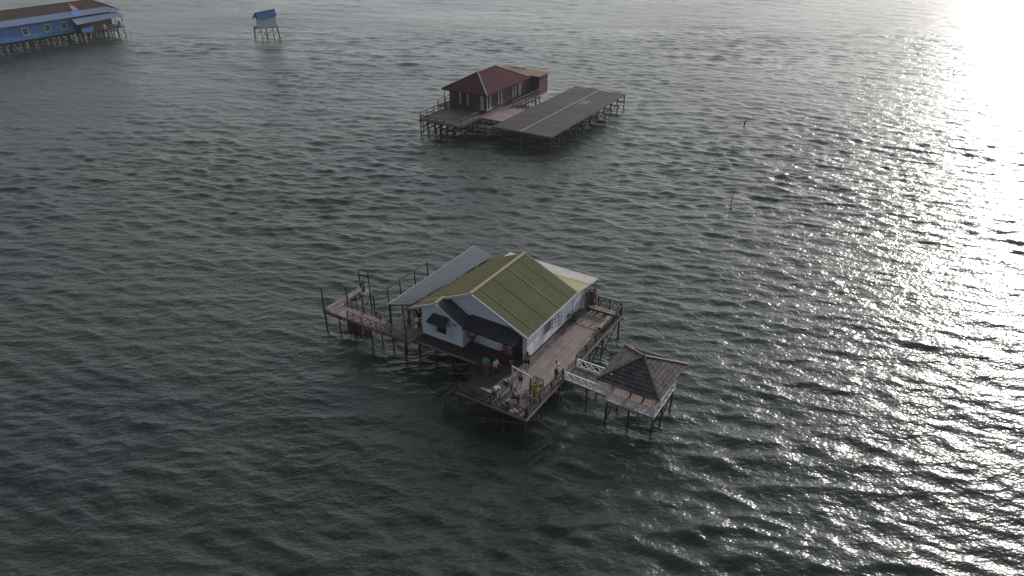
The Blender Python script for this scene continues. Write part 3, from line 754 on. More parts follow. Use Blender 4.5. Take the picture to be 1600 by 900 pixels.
def plant(fr, x, y, z, h, spread, mat, label, n=150, pot=True, leaf=.12, palm=False, cat='plant', seed=1, flat=.9):
    rnd = random.Random(seed)
    t = thing('potted_plant' if pot else 'plant', label, cat, fr, (x, y, z))
    ph = min(.42, h * .26) if pot else .0
    if pot:
        part(t, 'pot', MB().lathe((x, y, z), [(.13, 0), (.2, ph * .7), (.22, ph), (.18, ph), (.17, ph - .04)]), M['pot'])
    mb = MB(); lf = MB()
    tips = []
    for i in range(9 if not palm else 3):
        a = rnd.uniform(0, 6.28); r = rnd.uniform(.1, .75) * spread
        tip = Vector((x + math.cos(a) * r, y + math.sin(a) * r, z + ph + (h - ph) * rnd.uniform(.5, .92)))
        midp = Vector((x, y, z + ph)).lerp(tip, .5) + Vector((0, 0, .08 * h))
        mb.tube([(x, y, z + max(0, ph - .05)), midp, tip], [.022, .016, .008], 5); tips.append((midp, tip))
    part(t, 'stems', mb, M['stem'])
    def leafquad(c, d, up, l, w):
        s = d.cross(up).normalized() if d.cross(up).length > .01 else Vector((1, 0, 0))
        lf.raw([c, c + d * l * .5 + s * w, c + d * l, c + d * l * .5 - s * w], [(0, 1, 2), (0, 2, 3)])
    if palm:
        for i in range(16):
            a = i * 2.4 + rnd.uniform(-.2, .2); dr = Vector((math.cos(a), math.sin(a), 0)); o = Vector((x, y, z + ph + (h - ph) * .35))
            for sgm in range(7):
                f = sgm / 7; p = o + dr * spread * f * 1.05 + Vector((0, 0, (h - ph) * (.65 * math.sin(f * 2.3))))
                for sd_ in (-1, 1):
                    leafquad(p, (dr * .7 + dr.cross(Vector((0, 0, 1))) * sd_ + Vector((0, 0, -.1))).normalized(), Vector((0, 0, 1)), .26 * (1 - .5 * f), .03)
    else:
        for i in range(n):
            a_, b_ = rnd.choice(tips); p = a_.lerp(b_, rnd.uniform(.1, 1.15))
            p = p + Vector((rnd.gauss(0, .09), rnd.gauss(0, .09), rnd.gauss(0, .08))) * (h * flat)
            p.z = max(p.z, z + ph + .02)
            d = Vector((rnd.gauss(0, 1), rnd.gauss(0, 1), rnd.gauss(.3, .6))).normalized()
            leafquad(p, d, Vector((rnd.gauss(0, .4), rnd.gauss(0, .4), 1)), leaf * rnd.uniform(.7, 1.4), leaf * .3)
    part(t, 'foliage', lf, mat)
    return t
plant(F1, -.42, 1.95, D, 1.75, .42, M['leaf_yellow'], 'tall yellow-green bush in a pot against the right railing of the front deck', 260, leaf=.15, seed=3)
plant(F1, -8.15, 5.4, D, 1.25, .55, M['leaf_green'], 'potted palm with arching fronds between the front room and the porch', palm=True, seed=4)
plant(F1, -2.95, 13.05, D, 1.0, .42, M['leaf_yellow'], 'small yellowish bush in a pot at the far end of the white side wall', 150, seed=5)
plant(F1, -21.6, 7.35, D, 1.25, .4, M['leaf_yellow'], 'yellow-green bush in a pot at the far tip of the left walkway', 170, leaf=.14, seed=6)
plant(F1, -14.6, 5.3, D, 1.9, .4, M['leaf_yellow'], 'tall yellow-green plant under the front edge of the grey lean-to roof', 170, leaf=.15, seed=7)
plant(F1, -13.5, 5.3, D, 2.0, .7, M['leaf_dark'], 'big dark leafy shrub beside the left wall of the front room', 320, leaf=.17, seed=8)
plant(F1, -14.1, 6.6, D, 1.7, .6, M['leaf_dark'], 'dark shrub deeper under the grey lean-to roof', 220, leaf=.17, seed=9)

def bench(label, fr, x0, x1, y0, y1, z, h, mat, legmat=None):
    t = thing('bench', label, 'bench', fr, ((x0 + x1) / 2, (y0 + y1) / 2, z))
    ax = 'x' if x1 - x0 > y1 - y0 else 'y'
    part(t, 'seat', planks(MB(), x0, x1, y0, y1, z + h, ax, .16, 9), mat)
    if ax == 'x':
        n = 4
        for i in range(n):
            x = x0 + .12 + (x1 - x0 - .24) * i / (n - 1)
            part(t, 'leg', MB().box(x - .05, x + .05, y0 + .05, y1 - .05, z, z + h - .045), legmat or mat)
        part(t, 'apron', MB().box(x0 + .05, x1 - .05, y0 + .02, y0 + .045, z + h - .2, z + h - .045), legmat or mat)
    else:
        for i in range(3):
            y = y0 + .12 + (y1 - y0 - .24) * i / 2
            part(t, 'leg', MB().box(x0 + .05, x1 - .05, y - .05, y + .05, z, z + h - .045), legmat or mat)
        part(t, 'apron', MB().box(x0 + .02, x0 + .045, y0 + .05, y1 - .05, z + h - .2, z + h - .045), legmat or mat)
bench('long pale bench across the far end of the brown deck', F1, -2.85, -.1, 15.1, 15.75, D, .42, M['pale_wood'], M['dark_wood'])
bench('short pale bench along the right railing near the far end of the brown deck', F1, -.62, -.06, 12.7, 14.75, D, .42, M['pale_wood'], M['dark_wood'])
bench('low tan bench at the near end of the grey table on the front deck', F1, -4.3, -2.9, .75, 1.05, D, .4, M['pale_wood'], M['dark_wood'])

def post_frame():
    t = thing('post_frame', 'upright frame of two posts joined by a pale top bar on the front deck', 'frame', F1, (-1.5, 1.95, D))
    part(t, 'post', MB().beam((-2.35, 2.13, D), (-2.35, 2.13, 4.62), .16, .08), M['cloth_grey'], 'pale grey left post')
    part(t, 'post', MB().beam((-.62, 1.76, D), (-.62, 1.76, 4.62), .07), M['dark_wood'], 'thin dark right post')
    part(t, 'top_bar', MB().beam((-2.42, 2.15, 4.65), (-.56, 1.75, 4.65), .09, .06), M['cream'])
    part(t, 'post', MB().beam((-2.12, 2.35, D), (-2.12, 2.35, 4.3), .05), M['cloth_grey'])
post_frame()

def table():
    z = D; t = thing('table', 'long grey table holding bags and pots in the middle of the front deck', 'table', F1, (-2.85, 1.5, z))
    part(t, 'tabletop', MB().box(-3.22, -2.45, .6, 2.35, z + .68, z + .73), M['table_top'])
    part(t, 'apron', MB().box(-3.16, -3.13, .68, 2.27, z + .5, z + .68).box(-2.54, -2.51, .68, 2.27, z + .5, z + .68), M['pale_wood'])
    for x in (-3.12, -2.55):
        for y in (.72, 2.23): part(t, 'leg', MB().box(x - .04, x + .04, y - .04, y + .04, z, z + .68), M['dark_wood'])
    zt = z + .73
    u = thing('plastic_bag', 'crumpled white plastic bag at the near end of the grey table', 'bag', F1, (-2.95, .95, zt))
    mb = MB(); rnd = random.Random(5)
    for i in range(7): mb.ball((-2.95 + rnd.uniform(-.16, .16), .95 + rnd.uniform(-.16, .16), zt + .09 + rnd.uniform(0, .05)), (.13, .13, .09))
    part(u, 'body', remesh(_local(mb, (-2.95, .95, zt)), .025), M['white_plastic'], smooth=True)
    part(u, 'handles', MB().tube([(-3.0, .8, zt + .15), (-2.95, .66, zt + .12), (-2.86, .62, zt + .03)], .02, 6).tube([(-2.9, .8, zt + .15), (-2.8, .7, zt + .1), (-2.75, .66, zt + .03)], .02, 6), M['white_plastic'])
    u = thing('cooking_pot', 'dark round pot on the grey table', 'pot', F1, (-2.68, 1.85, zt))
    part(u, 'body', MB().lathe((-2.68, 1.85, zt), [(.11, 0), (.15, .03), (.15, .17), (.16, .18), (.13, .18)]), M['black_metal'], smooth=True)
    part(u, 'lid', MB().lathe((-2.68, 1.85, zt + .18), [(.155, 0), (.1, .03), (.03, .045), (.03, .075)]), M['black_metal'], smooth=True)
    u = thing('basin', 'pale blue basin at the far end of the grey table', 'basin', F1, (-2.75, 2.15, zt))
    part(u, 'body', MB().lathe((-2.75, 2.15, zt), [(.13, 0), (.2, .15), (.22, .16), (.19, .15), (.12, .02)]), M['blue_plastic'], smooth=True)
    u = thing('greens_bundle', 'small heap of green leaves on the far half of the grey table', 'vegetables', F1, (-3.02, 1.95, zt))
    lf = MB(); 
    for i in range(60):
        p = Vector((-3.02 + rnd.gauss(0, .08), 1.95 + rnd.gauss(0, .1), zt + abs(rnd.gauss(0, .04)) + .01)); d = Vector((rnd.gauss(0, 1), rnd.gauss(0, 1), rnd.uniform(0, .5))).normalized(); s = Vector((-d.y, d.x, .1)) * .03
        lf.raw([p, p + d * .07 + s, p + d * .14, p + d * .07 - s], [(0, 1, 2), (0, 2, 3)])
    part(u, 'leaves', lf, M['leaf_green'])
def _local(mb, off):
    mb.v = [(x - off[0], y - off[1], z - off[2]) for x, y, z in mb.v]; return mb
table()

def plastic_chair(label, x, y, rot, mat, group=None):
    t = thing('chair', label, 'chair', F1, (x, y, D - .01), group, rot)
    part(t, 'seat', MB().box(-.22, .22, -.22, .2, .42, .45), mat)
    mb = MB()
    for i in range(5): 
        xx = -.18 + .09 * i; mb.beam((xx, .2, .5), (xx * 1.08, .29, .86), .06, .02, up=(0, 1, 0))
    mb.beam((-.22, .29, .86), (.22, .29, .86), .05); part(t, 'backrest', mb, mat)
    for sx in (-1, 1):
        part(t, 'armrest', MB().beam((sx * .24, -.18, .65), (sx * .24, .24, .66), .05, .03).beam((sx * .24, -.18, .44), (sx * .24, -.18, .65), .04), mat)
        for sy in (-1, 1): part(t, 'leg', MB().beam((sx * .24, .22 * sy, 0), (sx * .2, .18 * sy, .42), .05), mat)
plastic_chair('red plastic chair against the porch wall below the dark window', -5.35, 5.62, 0, M['red_plastic'])
plastic_chair('red plastic chair beside the dark front door', -4.55, 5.35, .5, M['red_plastic'])

def iron_chair(label, x, y, rot):
    t = thing('garden_chair', label, 'chair', F1, (x, y, D), None, rot)
    part(t, 'seat', MB().box(-.45, .45, -.22, .22, .42, .45), M['black_metal'])
    mb = MB().beam((-.45, .24, .9), (.45, .24, .9), .04)
    for i in range(7):
        xx = -.42 + .14 * i; mb.beam((xx, .23, .45), (xx + .1 * (1 if i % 2 else -1) * .6, .24, .9), .025)
    for i in range(6): mb.beam((-.42 + .14 * i, .24, .5), (-.28 + .14 * i, .24, .86), .02)
    part(t, 'backrest', mb, M['black_metal'])
    for sx in (-1, 1):
        for sy in (-1, 1): part(t, 'leg', MB().beam((sx * .42, sy * .2, 0), (sx * .42, sy * .2, .42), .04), M['black_metal'])
        part(t, 'armrest', MB().beam((sx * .46, -.2, .64), (sx * .46, .24, .66), .04), M['black_metal'])
iron_chair('black iron bench with lattice back near the right railing behind the yellow-green bush', -.95, 3.3, 0)

def stool(label, x, y, h, r, mat, cat='stool'):
    t = thing('stool', label, cat, F1, (x, y, D))
    part(t, 'seat', MB().lathe((x, y, D + h - .07), [(r * .92, 0), (r, .02), (r, .05), (r * .9, .07)]), mat)
    for i in range(4):
        a = .78 + i * math.pi / 2; part(t, 'leg', MB().beam((x + math.cos(a) * r * .8, y + math.sin(a) * r * .8, D), (x + math.cos(a) * r * .6, y + math.sin(a) * r * .6, D + h - .07), .045), M['dark_wood'])
stool('low round dark stool under the seated person in purple', -1.75, 1.25, .42, .24, M['cloth_purple'])
stool('dark square-looking stool right of the seated person', -1.1, 2.2, .48, .26, M['bundle'])
def cushion(label, x, y):
    t = thing('floor_cushion', label, 'cushion', F1, (x, y, D))
    part(t, 'body', MB().lathe((x, y, D), [(.3, 0), (.38, .05), (.38, .12), (.3, .17), (.05, .18)], 18), M['cloth_purple'], smooth=True)
    part(t, 'piping', MB().lathe((x, y, D + .08), [(.375, -.012), (.392, 0), (.375, .012)], 18), M['cloth_black'])
cushion('round dark purple floor cushion in front of the seated person', -1.9, .62)

def bucket(label, x, y, z, mat, fr=F1):
    t = thing('bucket', label, 'bucket', fr, (x, y, z))
    part(t, 'body', MB().lathe((x, y, z), [(.12, 0), (.16, .28), (.175, .29), (.15, .28), (.11, .03)]), mat, smooth=True)
    part(t, 'handle', MB().tube([(x - .16, y, z + .27), (x - .1, y, z + .38), (x + .1, y, z + .38), (x + .16, y, z + .27)], .012, 5), M['black_metal'])
bucket('white bucket on the dark floor in front of the red chairs', -4.25, 5.0, D, M['white_plastic'])

# ------------------------------------------------------------------ people
def person(label, x, y, z, yaw, h=1.6, top='cloth_tan', bottom='cloth_black', sleeves=.5, legs='shorts', armL='down', armR='down', sit=False, hair_long=False, stride=.0, lean=0.0):
    t = thing('person', label, 'person', F1, (x, y, z), None, yaw)
    s = h / 1.65
    V = lambda a, b, c: Vector((a * s, b * s, c * s))
    # faces local -Y; +X is the figure's left
    dz = -.42 if sit else 0.0
    ly = -lean
    hip = {1: V(.095, 0, .88 + dz), -1: V(-.095, 0, .88 + dz)}
    if sit:
        knee = {k: V(.12 * k, -.42, .50) for k in (1, -1)}; ank = {k: V(.12 * k, -.40, .08) for k in (1, -1)}
    else:
        knee = {k: V(.10 * k, -.03 - stride * k * .5, .48) for k in (1, -1)}; ank = {k: V(.11 * k, .03 - stride * k, .08) for k in (1, -1)}
    chest = V(0, ly * .7, 1.20 + dz); sh = {k: V(.185 * k, ly, 1.36 + dz) for k in (1, -1)}
    neck = V(0, ly, 1.42 + dz); head = V(0, ly * 1.25 - .015, 1.54 + dz)
    def arm(k, mode):
        S = sh[k]
        if mode == 'down': e = S + V(.05 * k, .02, -.28); w = e + V(.02 * k, -.06, -.24)
        elif mode == 'bent': e = S + V(.07 * k, -.02, -.27); w = e + V(-.06 * k, -.22, .06)
        elif mode == 'raised': e = S + V(.08 * k, -.16, -.20); w = e + V(-.10 * k, -.12, .20)
        elif mode == 'forward': e = S + V(.03 * k, -.15, -.22); w = e + V(-.02 * k, -.22, -.03)
        else: e = S + V(.12 * k, .0, -.25); w = e + V(-.12 * k, -.06, -.18)
        return e, w
    A = {1: arm(1, armL), -1: arm(-1, armR)}
    b = MB()
    b.capsule(hip[-1], hip[1], .095 * s); b.capsule(V(0, 0, .93 + dz), chest, .115 * s, .125 * s)
    b.capsule(chest + V(-.07, 0, .03), chest + V(.07, 0, .03), .11 * s); b.capsule(sh[-1] * .9 + sh[1] * .1, sh[1] * .9 + sh[-1] * .1, .06 * s)
    b.capsule(chest + V(0, 0, .12), head, .052 * s, .05 * s)
    b.ball(head, (.076 * s, .094 * s, .115 * s), 14, 10); b.ball(head + V(0, -.088, -.01), (.014 * s, .022 * s, .022 * s), 8, 6)
    b.ball(head + V(0, -.04, -.075), (.05 * s, .05 * s, .045 * s))
    for k in (1, -1): b.ball(head + V(.078 * k, .005, -.005), (.012 * s, .022 * s, .032 * s), 8, 6)
    for k in (1, -1):
        b.capsule(hip[k], knee[k], .085 * s, .056 * s); b.capsule(knee[k], ank[k], .054 * s, .036 * s)
        b.capsule(knee[k].lerp(ank[k], .25) + V(0, .015, 0), knee[k].lerp(ank[k], .45) + V(0, .012, 0), .054 * s, .045 * s)
        b.capsule(ank[k] + V(0, .03, -.045), ank[k] + V(.01 * k, -.15, -.052), .034 * s, .028 * s)
        e, w = A[k]
        b.capsule(sh[k], e, .047 * s, .038 * s); b.capsule(e, w, .038 * s, .026 * s)
        d = (w - e).normalized(); pal = w + d * .085 * s; sd_ = d.cross(Vector((1, 0, 0)))
        sd_ = sd_.normalized() if sd_.length > .1 else Vector((0, 1, 0)); cu = d.cross(sd_)
        for j in (-1, -.33, .33, 1): b.capsule(w + sd_ * .012 * s * j, pal + sd_ * .03 * s * j, .018 * s, .013 * s)
        for j, l in ((-1, .062), (-.33, .074), (.33, .07), (1, .055)):
            p0 = pal + sd_ * .03 * s * j; p1 = p0 + d * l * .55 * s + sd_ * .006 * j * s; p2 = p1 + (d * .8 + cu * .6 * k).normalized() * l * .5 * s
            b.capsule(p0, p1, .0095 * s, .009 * s); b.capsule(p1, p2, .009 * s, .0075 * s)
        p0 = w + d * .03 * s + sd_ * -.025 * s; p1 = p0 + (d * .7 - sd_ * .8).normalized() * .045 * s; b.capsule(p0, p1, .013 * s, .011 * s); b.capsule(p1, p1 + (d * .9 - sd_ * .2).normalized() * .03 * s, .011 * s, .009 * s)
    body = part(t, 'body', remesh(b, .0115), M['skin'], smooth=True)
    for k in (1, -1): part(t, 'eye', MB().ball(head + V(.03 * k, -.088, .012), .011 * s, 8, 6), M['eye'], smooth=True)
    part(t, 'mouth', MB().ball(head + V(0, -.094, -.058), (.024 * s, .008 * s, .008 * s), 8, 6), M['lip'], smooth=True)
    # hair
    hb = MB(); hb.ball(head + V(0, .018, .028), (.084 * s, .096 * s, .104 * s), 14, 10)
    hb2 = MB(); hb2.v = []
    if hair_long: hb.capsule(head + V(0, .07, 0), head + V(0, .10, -.22), .06 * s, .035 * s)
    part(t, 'hair', remesh(hb, .014), M['hair'], smooth=True)
    # top
    c = MB()
    c.capsule(V(0, 0, .90 + dz), chest, .135 * s, .145 * s); c.capsule(chest + V(-.075, 0, .03), chest + V(.075, 0, .03), .128 * s)
    c.capsule(hip[-1] + V(0, 0, .06), hip[1] + V(0, 0, .06), .105 * s)
    c.capsule(sh[-1] * .9 + sh[1] * .1, sh[1] * .9 + sh[-1] * .1, .074 * s)
    for k in (1, -1): c.capsule(sh[k], sh[k].lerp(A[k][0], sleeves * 1.2), .064 * s, .06 * s)
    part(t, 'shirt', remesh(c, .015), M[top], smooth=True)
    c = MB(); c.capsule(hip[-1] + V(0, 0, .03), hip[1] + V(0, 0, .03), .118 * s)
    for k in (1, -1):
        f = .82 if legs == 'shorts' else 1.0
        c.capsule(hip[k], hip[k].lerp(knee[k], f), .104 * s, .085 * s)
        if legs == 'trousers': c.capsule(knee[k], ank[k] + V(0, 0, .03), .078 * s, .055 * s)
    part(t, 'shorts' if legs == 'shorts' else 'trousers', remesh(c, .015), M[bottom], smooth=True)
    return t
person('person in tan top and dark shorts standing at the near corner of the white house', -2.85, 5.1, D, R(200), 1.62, 'cloth_tan', 'cloth_black', .5, 'shorts', 'down', 'bent', stride=.08, hair_long=True)
person('person in white top with raised arms by the deck railing next to the footbridge', -.42, 5.25, D, R(75), 1.6, 'cloth_white', 'cloth_brown', .6, 'trousers', 'raised', 'raised')
person('person in grey top and black shorts behind the upright frame on the deck', -2.2, 3.0, D, R(190), 1.62, 'cloth_grey', 'cloth_black', .6, 'shorts', 'bent', 'forward', stride=.06)
person('seated person in purple shirt and dark trousers near front railing', -1.75, 1.25, D, R(100), 1.62, 'cloth_purple', 'cloth_black', .7, 'trousers', 'forward', 'forward', sit=True, lean=.12)
person('person in green top and red shorts standing leftmost in the shade of the porch', -5.2, 2.95, D, R(30), 1.58, 'cloth_green', 'cloth_red', .5, 'shorts', 'down', 'bent')
person('person in cream top and dark trousers in the shade left of the grey table', -4.45, 3.1, D, R(80), 1.6, 'cloth_cream', 'cloth_black', .6, 'trousers', 'forward', 'down')

# ------------------------------------------------------------------ left walkway of the white house
def jetty():
    t = thing('stilt_walkway', 'narrow weathered plank walkway on stilts running left from the white house deck', 'walkway', F1, (-18, 4, 0))
    mb = MB(); planks(mb, -22.45, -12.8, 3.15, 4.55, D - .02, 'y', .2, 3); planks(mb, -22.45, -20.95, 4.56, 7.9, D - .015, 'x', .2, 3)
    part(t, 'deck_boards', mb, M['deck'])
    part(t, 'edge_beam', MB().beam((-22.5, 3.12, D - .12), (-12.8, 3.12, D - .12), .06, .16), M['deck_grey'])
    part(t, 'edge_beam', MB().beam((-22.5, 3.1, D - .3), (-19.8, 3.1, D - .3), .06, .08), M['dark_wood'])
    part(t, 'edge_beam', MB().beam((-22.5, 3.12, D - .12), (-22.5, 7.9, D - .12), .06, .14), M['deck'])
    for x, y, z1 in ((-22.4, 3.2, 4.45), (-20.8, 3.3, D), (-20.8, 4.4, D), (-19.1, 3.3, D + .75), (-19.1, 4.4, D), (-17.15, 3.3, D + .7), (-17.0, 4.4, D + .6), (-13.6, 3.5, D), (-22.3, 5.6, D), (-22.3, 7.7, 4.2), (-21.05, 5.8, D + .5), (-21.05, 7.6, 4.3), (-20.9, 4.6, 4.35)):
        stilt(t, x, y, z1, .065, .06)
    for a, b_ in (((-19.1, 3.25, .2), (-17.2, 3.25, 2.0)), ((-15.2, 3.5, 2.0), (-13.6, 3.6, .3)), ((-21.05, 5.8, .3), (-21.0, 7.6, 2))): part(t, 'brace', MB().tube([a, b_], .04, 6), M['dark_wood'])
    part(t, 'top_plank', MB().beam((-22.3, 7.7, 3.75), (-21.05, 7.6, 3.9), .04, .16), M['deck_grey'])
    return t
jetty()
railing('brown cross-braced railing along the front of the left plank walkway', F1, (-19.6, 3.2), (-13.2, 3.2), D, .75, 4, M['post_wood'], 2, .08, .07, rail_mat=M['deck'])
railing('low broken-looking railing on the back edge of the left plank walkway', F1, (-20.4, 4.5), (-16.0, 4.5), D, .7, 3, M['post_wood'], 1, .07, .06, rail_mat=M['deck_grey'])
bucket('white bucket on the left plank walkway beside a tall dark post', -21.3, 4.75, D, M['white_plastic'])
def bundle():
    t = thing('tarp_bundle', 'grey blue folded tarp draped over rails at the corner of the left walkway', 'tarp', F1, (-21.3, 6.2, D))
    mb = MB(); rnd = random.Random(2)
    for i in range(12): mb.ball((rnd.uniform(-.3, .3), rnd.uniform(-.7, .6), .1 + rnd.uniform(-.03, .14)), (rnd.uniform(.1, .2), rnd.uniform(.15, .3), rnd.uniform(.06, .13)))
    part(t, 'body', remesh(mb, .035), M['bundle'], smooth=True)
    part(t, 'rope', MB().tube([(-21.7, 6.2, D + .05), (-21.3, 6.2, D + .33), (-20.95, 6.2, D + .05)], .02, 5), M['pale_wood'])
bundle()
def barrel():
    t = thing('barrel', 'orange barrel hung between the stilts under the left plank walkway', 'barrel', F1, (-17.9, 3.7, .75))
    part(t, 'body', MB().lathe((-17.9, 3.7, .75), [(.26, 0), (.3, .08), (.31, .4), (.3, .75), (.26, .82)], 16), M['orange'], smooth=True)
    part(t, 'hoop', MB().lathe((-17.9, 3.7, 1.0), [(.305, 0), (.325, .02), (.305, .04)], 16).lathe((-17.9, 3.7, 1.3), [(.305, 0), (.325, .02), (.305, .04)], 16), M['pot'])
    part(t, 'hanger', MB().beam((-17.9, 3.7, 1.57), (-17.9, 3.7, D - .06), .05), M['dark_wood'])
    t = thing('fish_cage', 'dark brown board cage between the stilts under the left plank walkway', 'cage', F1, (-19.2, 3.8, .1))
    mb = MB()
    for i in range(7): mb.box(-20.0 + i * .24, -19.8 + i * .24, 3.4, 3.44, .5 + .1 * (i % 3), 1.9)
    for i in range(4): mb.box(-20.0, -19.96, 3.5 + i * .22, 3.68 + i * .22, .5, 1.9)
    part(t, 'side_boards', mb, M['brown_wall']); part(t, 'frame', MB().beam((-20, 3.47, 1.85), (-18.3, 3.47, 1.85), .06).beam((-20, 3.47, .7), (-18.3, 3.47, .7), .06), M['dark_wood'])
barrel()

def pole_fence():
    t = thing('pole_fence', 'dark posts joined by one pale pole in the water behind the left walkway', 'fence', F1, (-18.8, 8, 0))
    for y in (5.7, 7.5, 9.2, 11.3, 13.2): stilt(t, -18.8, y, 3.5, .075, .05, 'post', M['dark_wood'])
    part(t, 'rail', MB().tube([(-18.85, 5.6, 3.42), (-18.8, 8.5, 3.5), (-18.78, 13.3, 3.48)], .05, 6), M['post_wood'])
    part(t, 'rail', MB().tube([(-18.85, 11.3, 3.2), (-16.0, 12.2, 3.2)], .04, 6), M['dark_wood'])
pole_fence()

# ================================================================== SITE 2: the maroon house and the drying platform
F2 = Frame(5.54, 99.735, -31); E = 2.6
def drying_platform():
    t = thing('drying_platform', 'large grey bamboo drying platform on stilts beside the maroon house', 'platform', F2, (-5, 14, 0))
    mb = MB(); z = 2.6
    L, W = 28.0, 9.6
    planks(mb, -5.0, 0, 0, L - .6, z, 'x', .5, 3.4, .06, .02); planks(mb, -9.9, -5.06, .1, L, z, 'x', .5, 3.2, .06, .02)
    part(t, 'deck_slats', mb, M['dry_deck'])
    part(t, 'seam_batten', MB().beam((-5.03, .05, z + .02), (-5.03, L - .3, z + .02), .10, .05), M['cream'])
    part(t, 'edge_beam', MB().beam((.06, 0, z - .12), (.06, L - .6, z - .12), .08, .2), M['deck_grey'])
    part(t, 'edge_beam', MB().beam((-9.9, -.03, z - .12), (.05, -.03, z - .12), .08, .2), M['deck_grey'])
    part(t, 'edge_beam', MB().beam((-9.95, 0, z - .12), (-9.95, L, z - .12), .08, .16), M['dark_wood'])
    for i in range(11):
        y = .2 + i * 2.7
        for x in (-.1, -2.6, -5, -7.4, -9.7): stilt(t, x, min(y, L - .8), z - .08, .09, .15)
        part(t, 'floor_beam', MB().beam((-9.8, min(y, L - .8), z - .3), (0, min(y, L - .8), z - .3), .16, .32), M['dark_wood'])
        part(t, 'shade_beam', MB().beam((-9.8, min(y, L - .8) + .1, 1.25), (0, min(y, L - .8) + .1, 1.2), .14, .16), M['dark_wood'])  # low beams added to darken the water under the platform
    for i in range(10):
        y = .2 + i * 2.7
        part(t, 'brace', MB().tube([(-.1, y, .3), (-.1, min(y + 2.7, L - .8), 2.3)], .05, 5).tube([(-.1, y, 2.2), (-.1, min(y + 2.7, L - .8), .3)], .05, 5), M['dark_wood'])
    for i in range(4):
        x = -.1 - 2.4 * i; part(t, 'brace', MB().tube([(x, .1, .4), (x - 2.4, .1, 2.2)], .05, 5).tube([(x, .12, 2.2), (x - 2.4, .12, .4)], .05, 5), M['dark_wood'])
    for a, b_ in (((-2.0, -1.2, .25), (.6, -.4, .35)), ((.1, 3.4, .3), (2.4, 4.8, .35)), ((.1, 8.0, .3), (2.2, 9.3, .35))): part(t, 'brace', MB().tube([a, b_], .06, 5), M['post_wood'])
drying_platform()
def white_sheets():
    for xx, lab in ((-4.15, 'left one of two narrow white sheets drying on the grey platform'), (-3.4, 'right one of two narrow white sheets drying on the grey platform')):
        o = thing('cloth_strip', lab, 'cloth', F2, (xx, 19, E + .012), 'white sheets drying on the platform')
        mb = MB()
        for i in range(10):
            y = 17.9 + i * .22; a, b_ = .012 + .012 * math.sin(i * 1.3), .012 + .012 * math.sin((i + 1) * 1.3); y2 = y + .22
            mb.poly([(xx - .13, y, E + a), (xx + .13, y, E + a), (xx + .13, y2, E + b_), (xx - .13, y2, E + b_)])
            mb.poly([(xx - .13, y2, E + b_ - .006), (xx + .13, y2, E + b_ - .006), (xx + .13, y, E + a - .006), (xx - .13, y, E + a - .006)])
        part(o, 'fabric', mb, M['cloth_grey'])
white_sheets()

def maroon_deck():
    t = thing('stilt_deck', 'stepped grey wooden deck on stilts under and in front of the maroon house', 'deck', F2, (-18, 4, 0))
    mb = MB()
    planks(mb, -21.6, -14.0, -2.6, 4.6, E, 'x', .3, 4); planks(mb, -23.6, -21.4, 4.6, 17, E, 'y', .3, 4); 
    planks(mb, -14.4, -10.0, 2.9, 10.2, E - .05, 'x', .3, 4.4); planks(mb, -14.4, -12.5, 10.2, 21, E - .05, 'y', .3, 4); planks(mb, -21.4, -14.4, 4.6, 23, E - .06, 'x', .5, 4)
    part(t, 'deck_boards', mb, M['deck_grey'])
    part(t, 'deck_boards', planks(MB(), -13.4, -10.05, 2.95, 10.1, E - .035, 'x', .3, 4.4), M['deck'], 'sunlit brown boards between the house and the drying platform')
    part(t, 'lower_landing', planks(MB(), -15.6, -10.2, 2.0, 3.2, 1.55, 'x', .3, 4), M['cream'])
    for a, b_ in (((-21.6, -2.65), (-14.0, -2.65)), ((-13.95, -2.6), (-13.95, 2.9)), ((-13.9, 2.85), (-10.0, 2.85)), ((-21.65, -2.6), (-21.65, 4.6))):
        part(t, 'edge_beam', MB().beam((*a, E - .12), (*b_, E - .12), .08, .18), M['deck_grey'])
    for x in (-21.5, -20.2, -19.0, -17.8, -16.6, -15.4, -14.2):
        for y in (-2.5, -.8, 1.0, 2.8, 4.6, 8, 12, 16, 20, 22.7): stilt(t, x + random.uniform(-.25, .25), y + random.uniform(-.2, .2), E - .12, .09, .2)
        part(t, 'floor_beam', MB().beam((x, -2.5, E - .28), (x, 22.7, E - .28), .18, .34), M['dark_wood'])
        part(t, 'shade_beam', MB().beam((x, -2.5, 1.3), (x, 22.7, 1.2), .14, .16), M['dark_wood'])  # extra beams put in to deepen the shade below the deck
    for y in (3, 6, 9.8): stilt(t, -10.2, y, E - .15, .08, .1); stilt(t, -12.2, y, E - .15, .08, .1)
    for y in (12, 14.5, 17, 19.5): stilt(t, -12.6, y, E - .15, .08, .1)
    for x in (-23.5,):
        for y in (4.8, 8.5, 12.5, 16.5): stilt(t, x, y, E - .1, .08, .1)
    for x in (-21.5, -19.6, -17.8, -16):
        part(t, 'brace', MB().tube([(x, -2.5, .2), (x + 1.8, -2.5, 2.2)], .05, 5).tube([(x, -2.45, 2.1), (x + 1.8, -2.45, .3)], .05, 5), M['dark_wood'])
    for y in (-2.5, -.4, 1.8): part(t, 'brace', MB().tube([(-21.5, y, .2), (-21.5, y + 2.1, 2.2)], .05, 5), M['dark_wood'])
    for y in (12, 14.5, 17): part(t, 'brace', MB().tube([(-12.6, y, .2), (-12.6, y + 2.5, 2.2)], .05, 5).tube([(-12.6, y, 2.1), (-12.6, y + 2.5, .2)], .05, 5), M['dark_wood'])
maroon_deck()
railing('grey railing on the left edge of the front deck of the maroon house', F2, (-21.55, -2.5), (-21.55, 4.5), E, 1.0, 4, M['post_wood'], 1, .1, .08, mid=True, brace=False)
railing('grey railing on the outer left veranda of the maroon house', F2, (-23.5, 4.8), (-23.5, 13), E, 1.0, 4, M['post_wood'], 1, .1, .08, mid=True, brace=False)
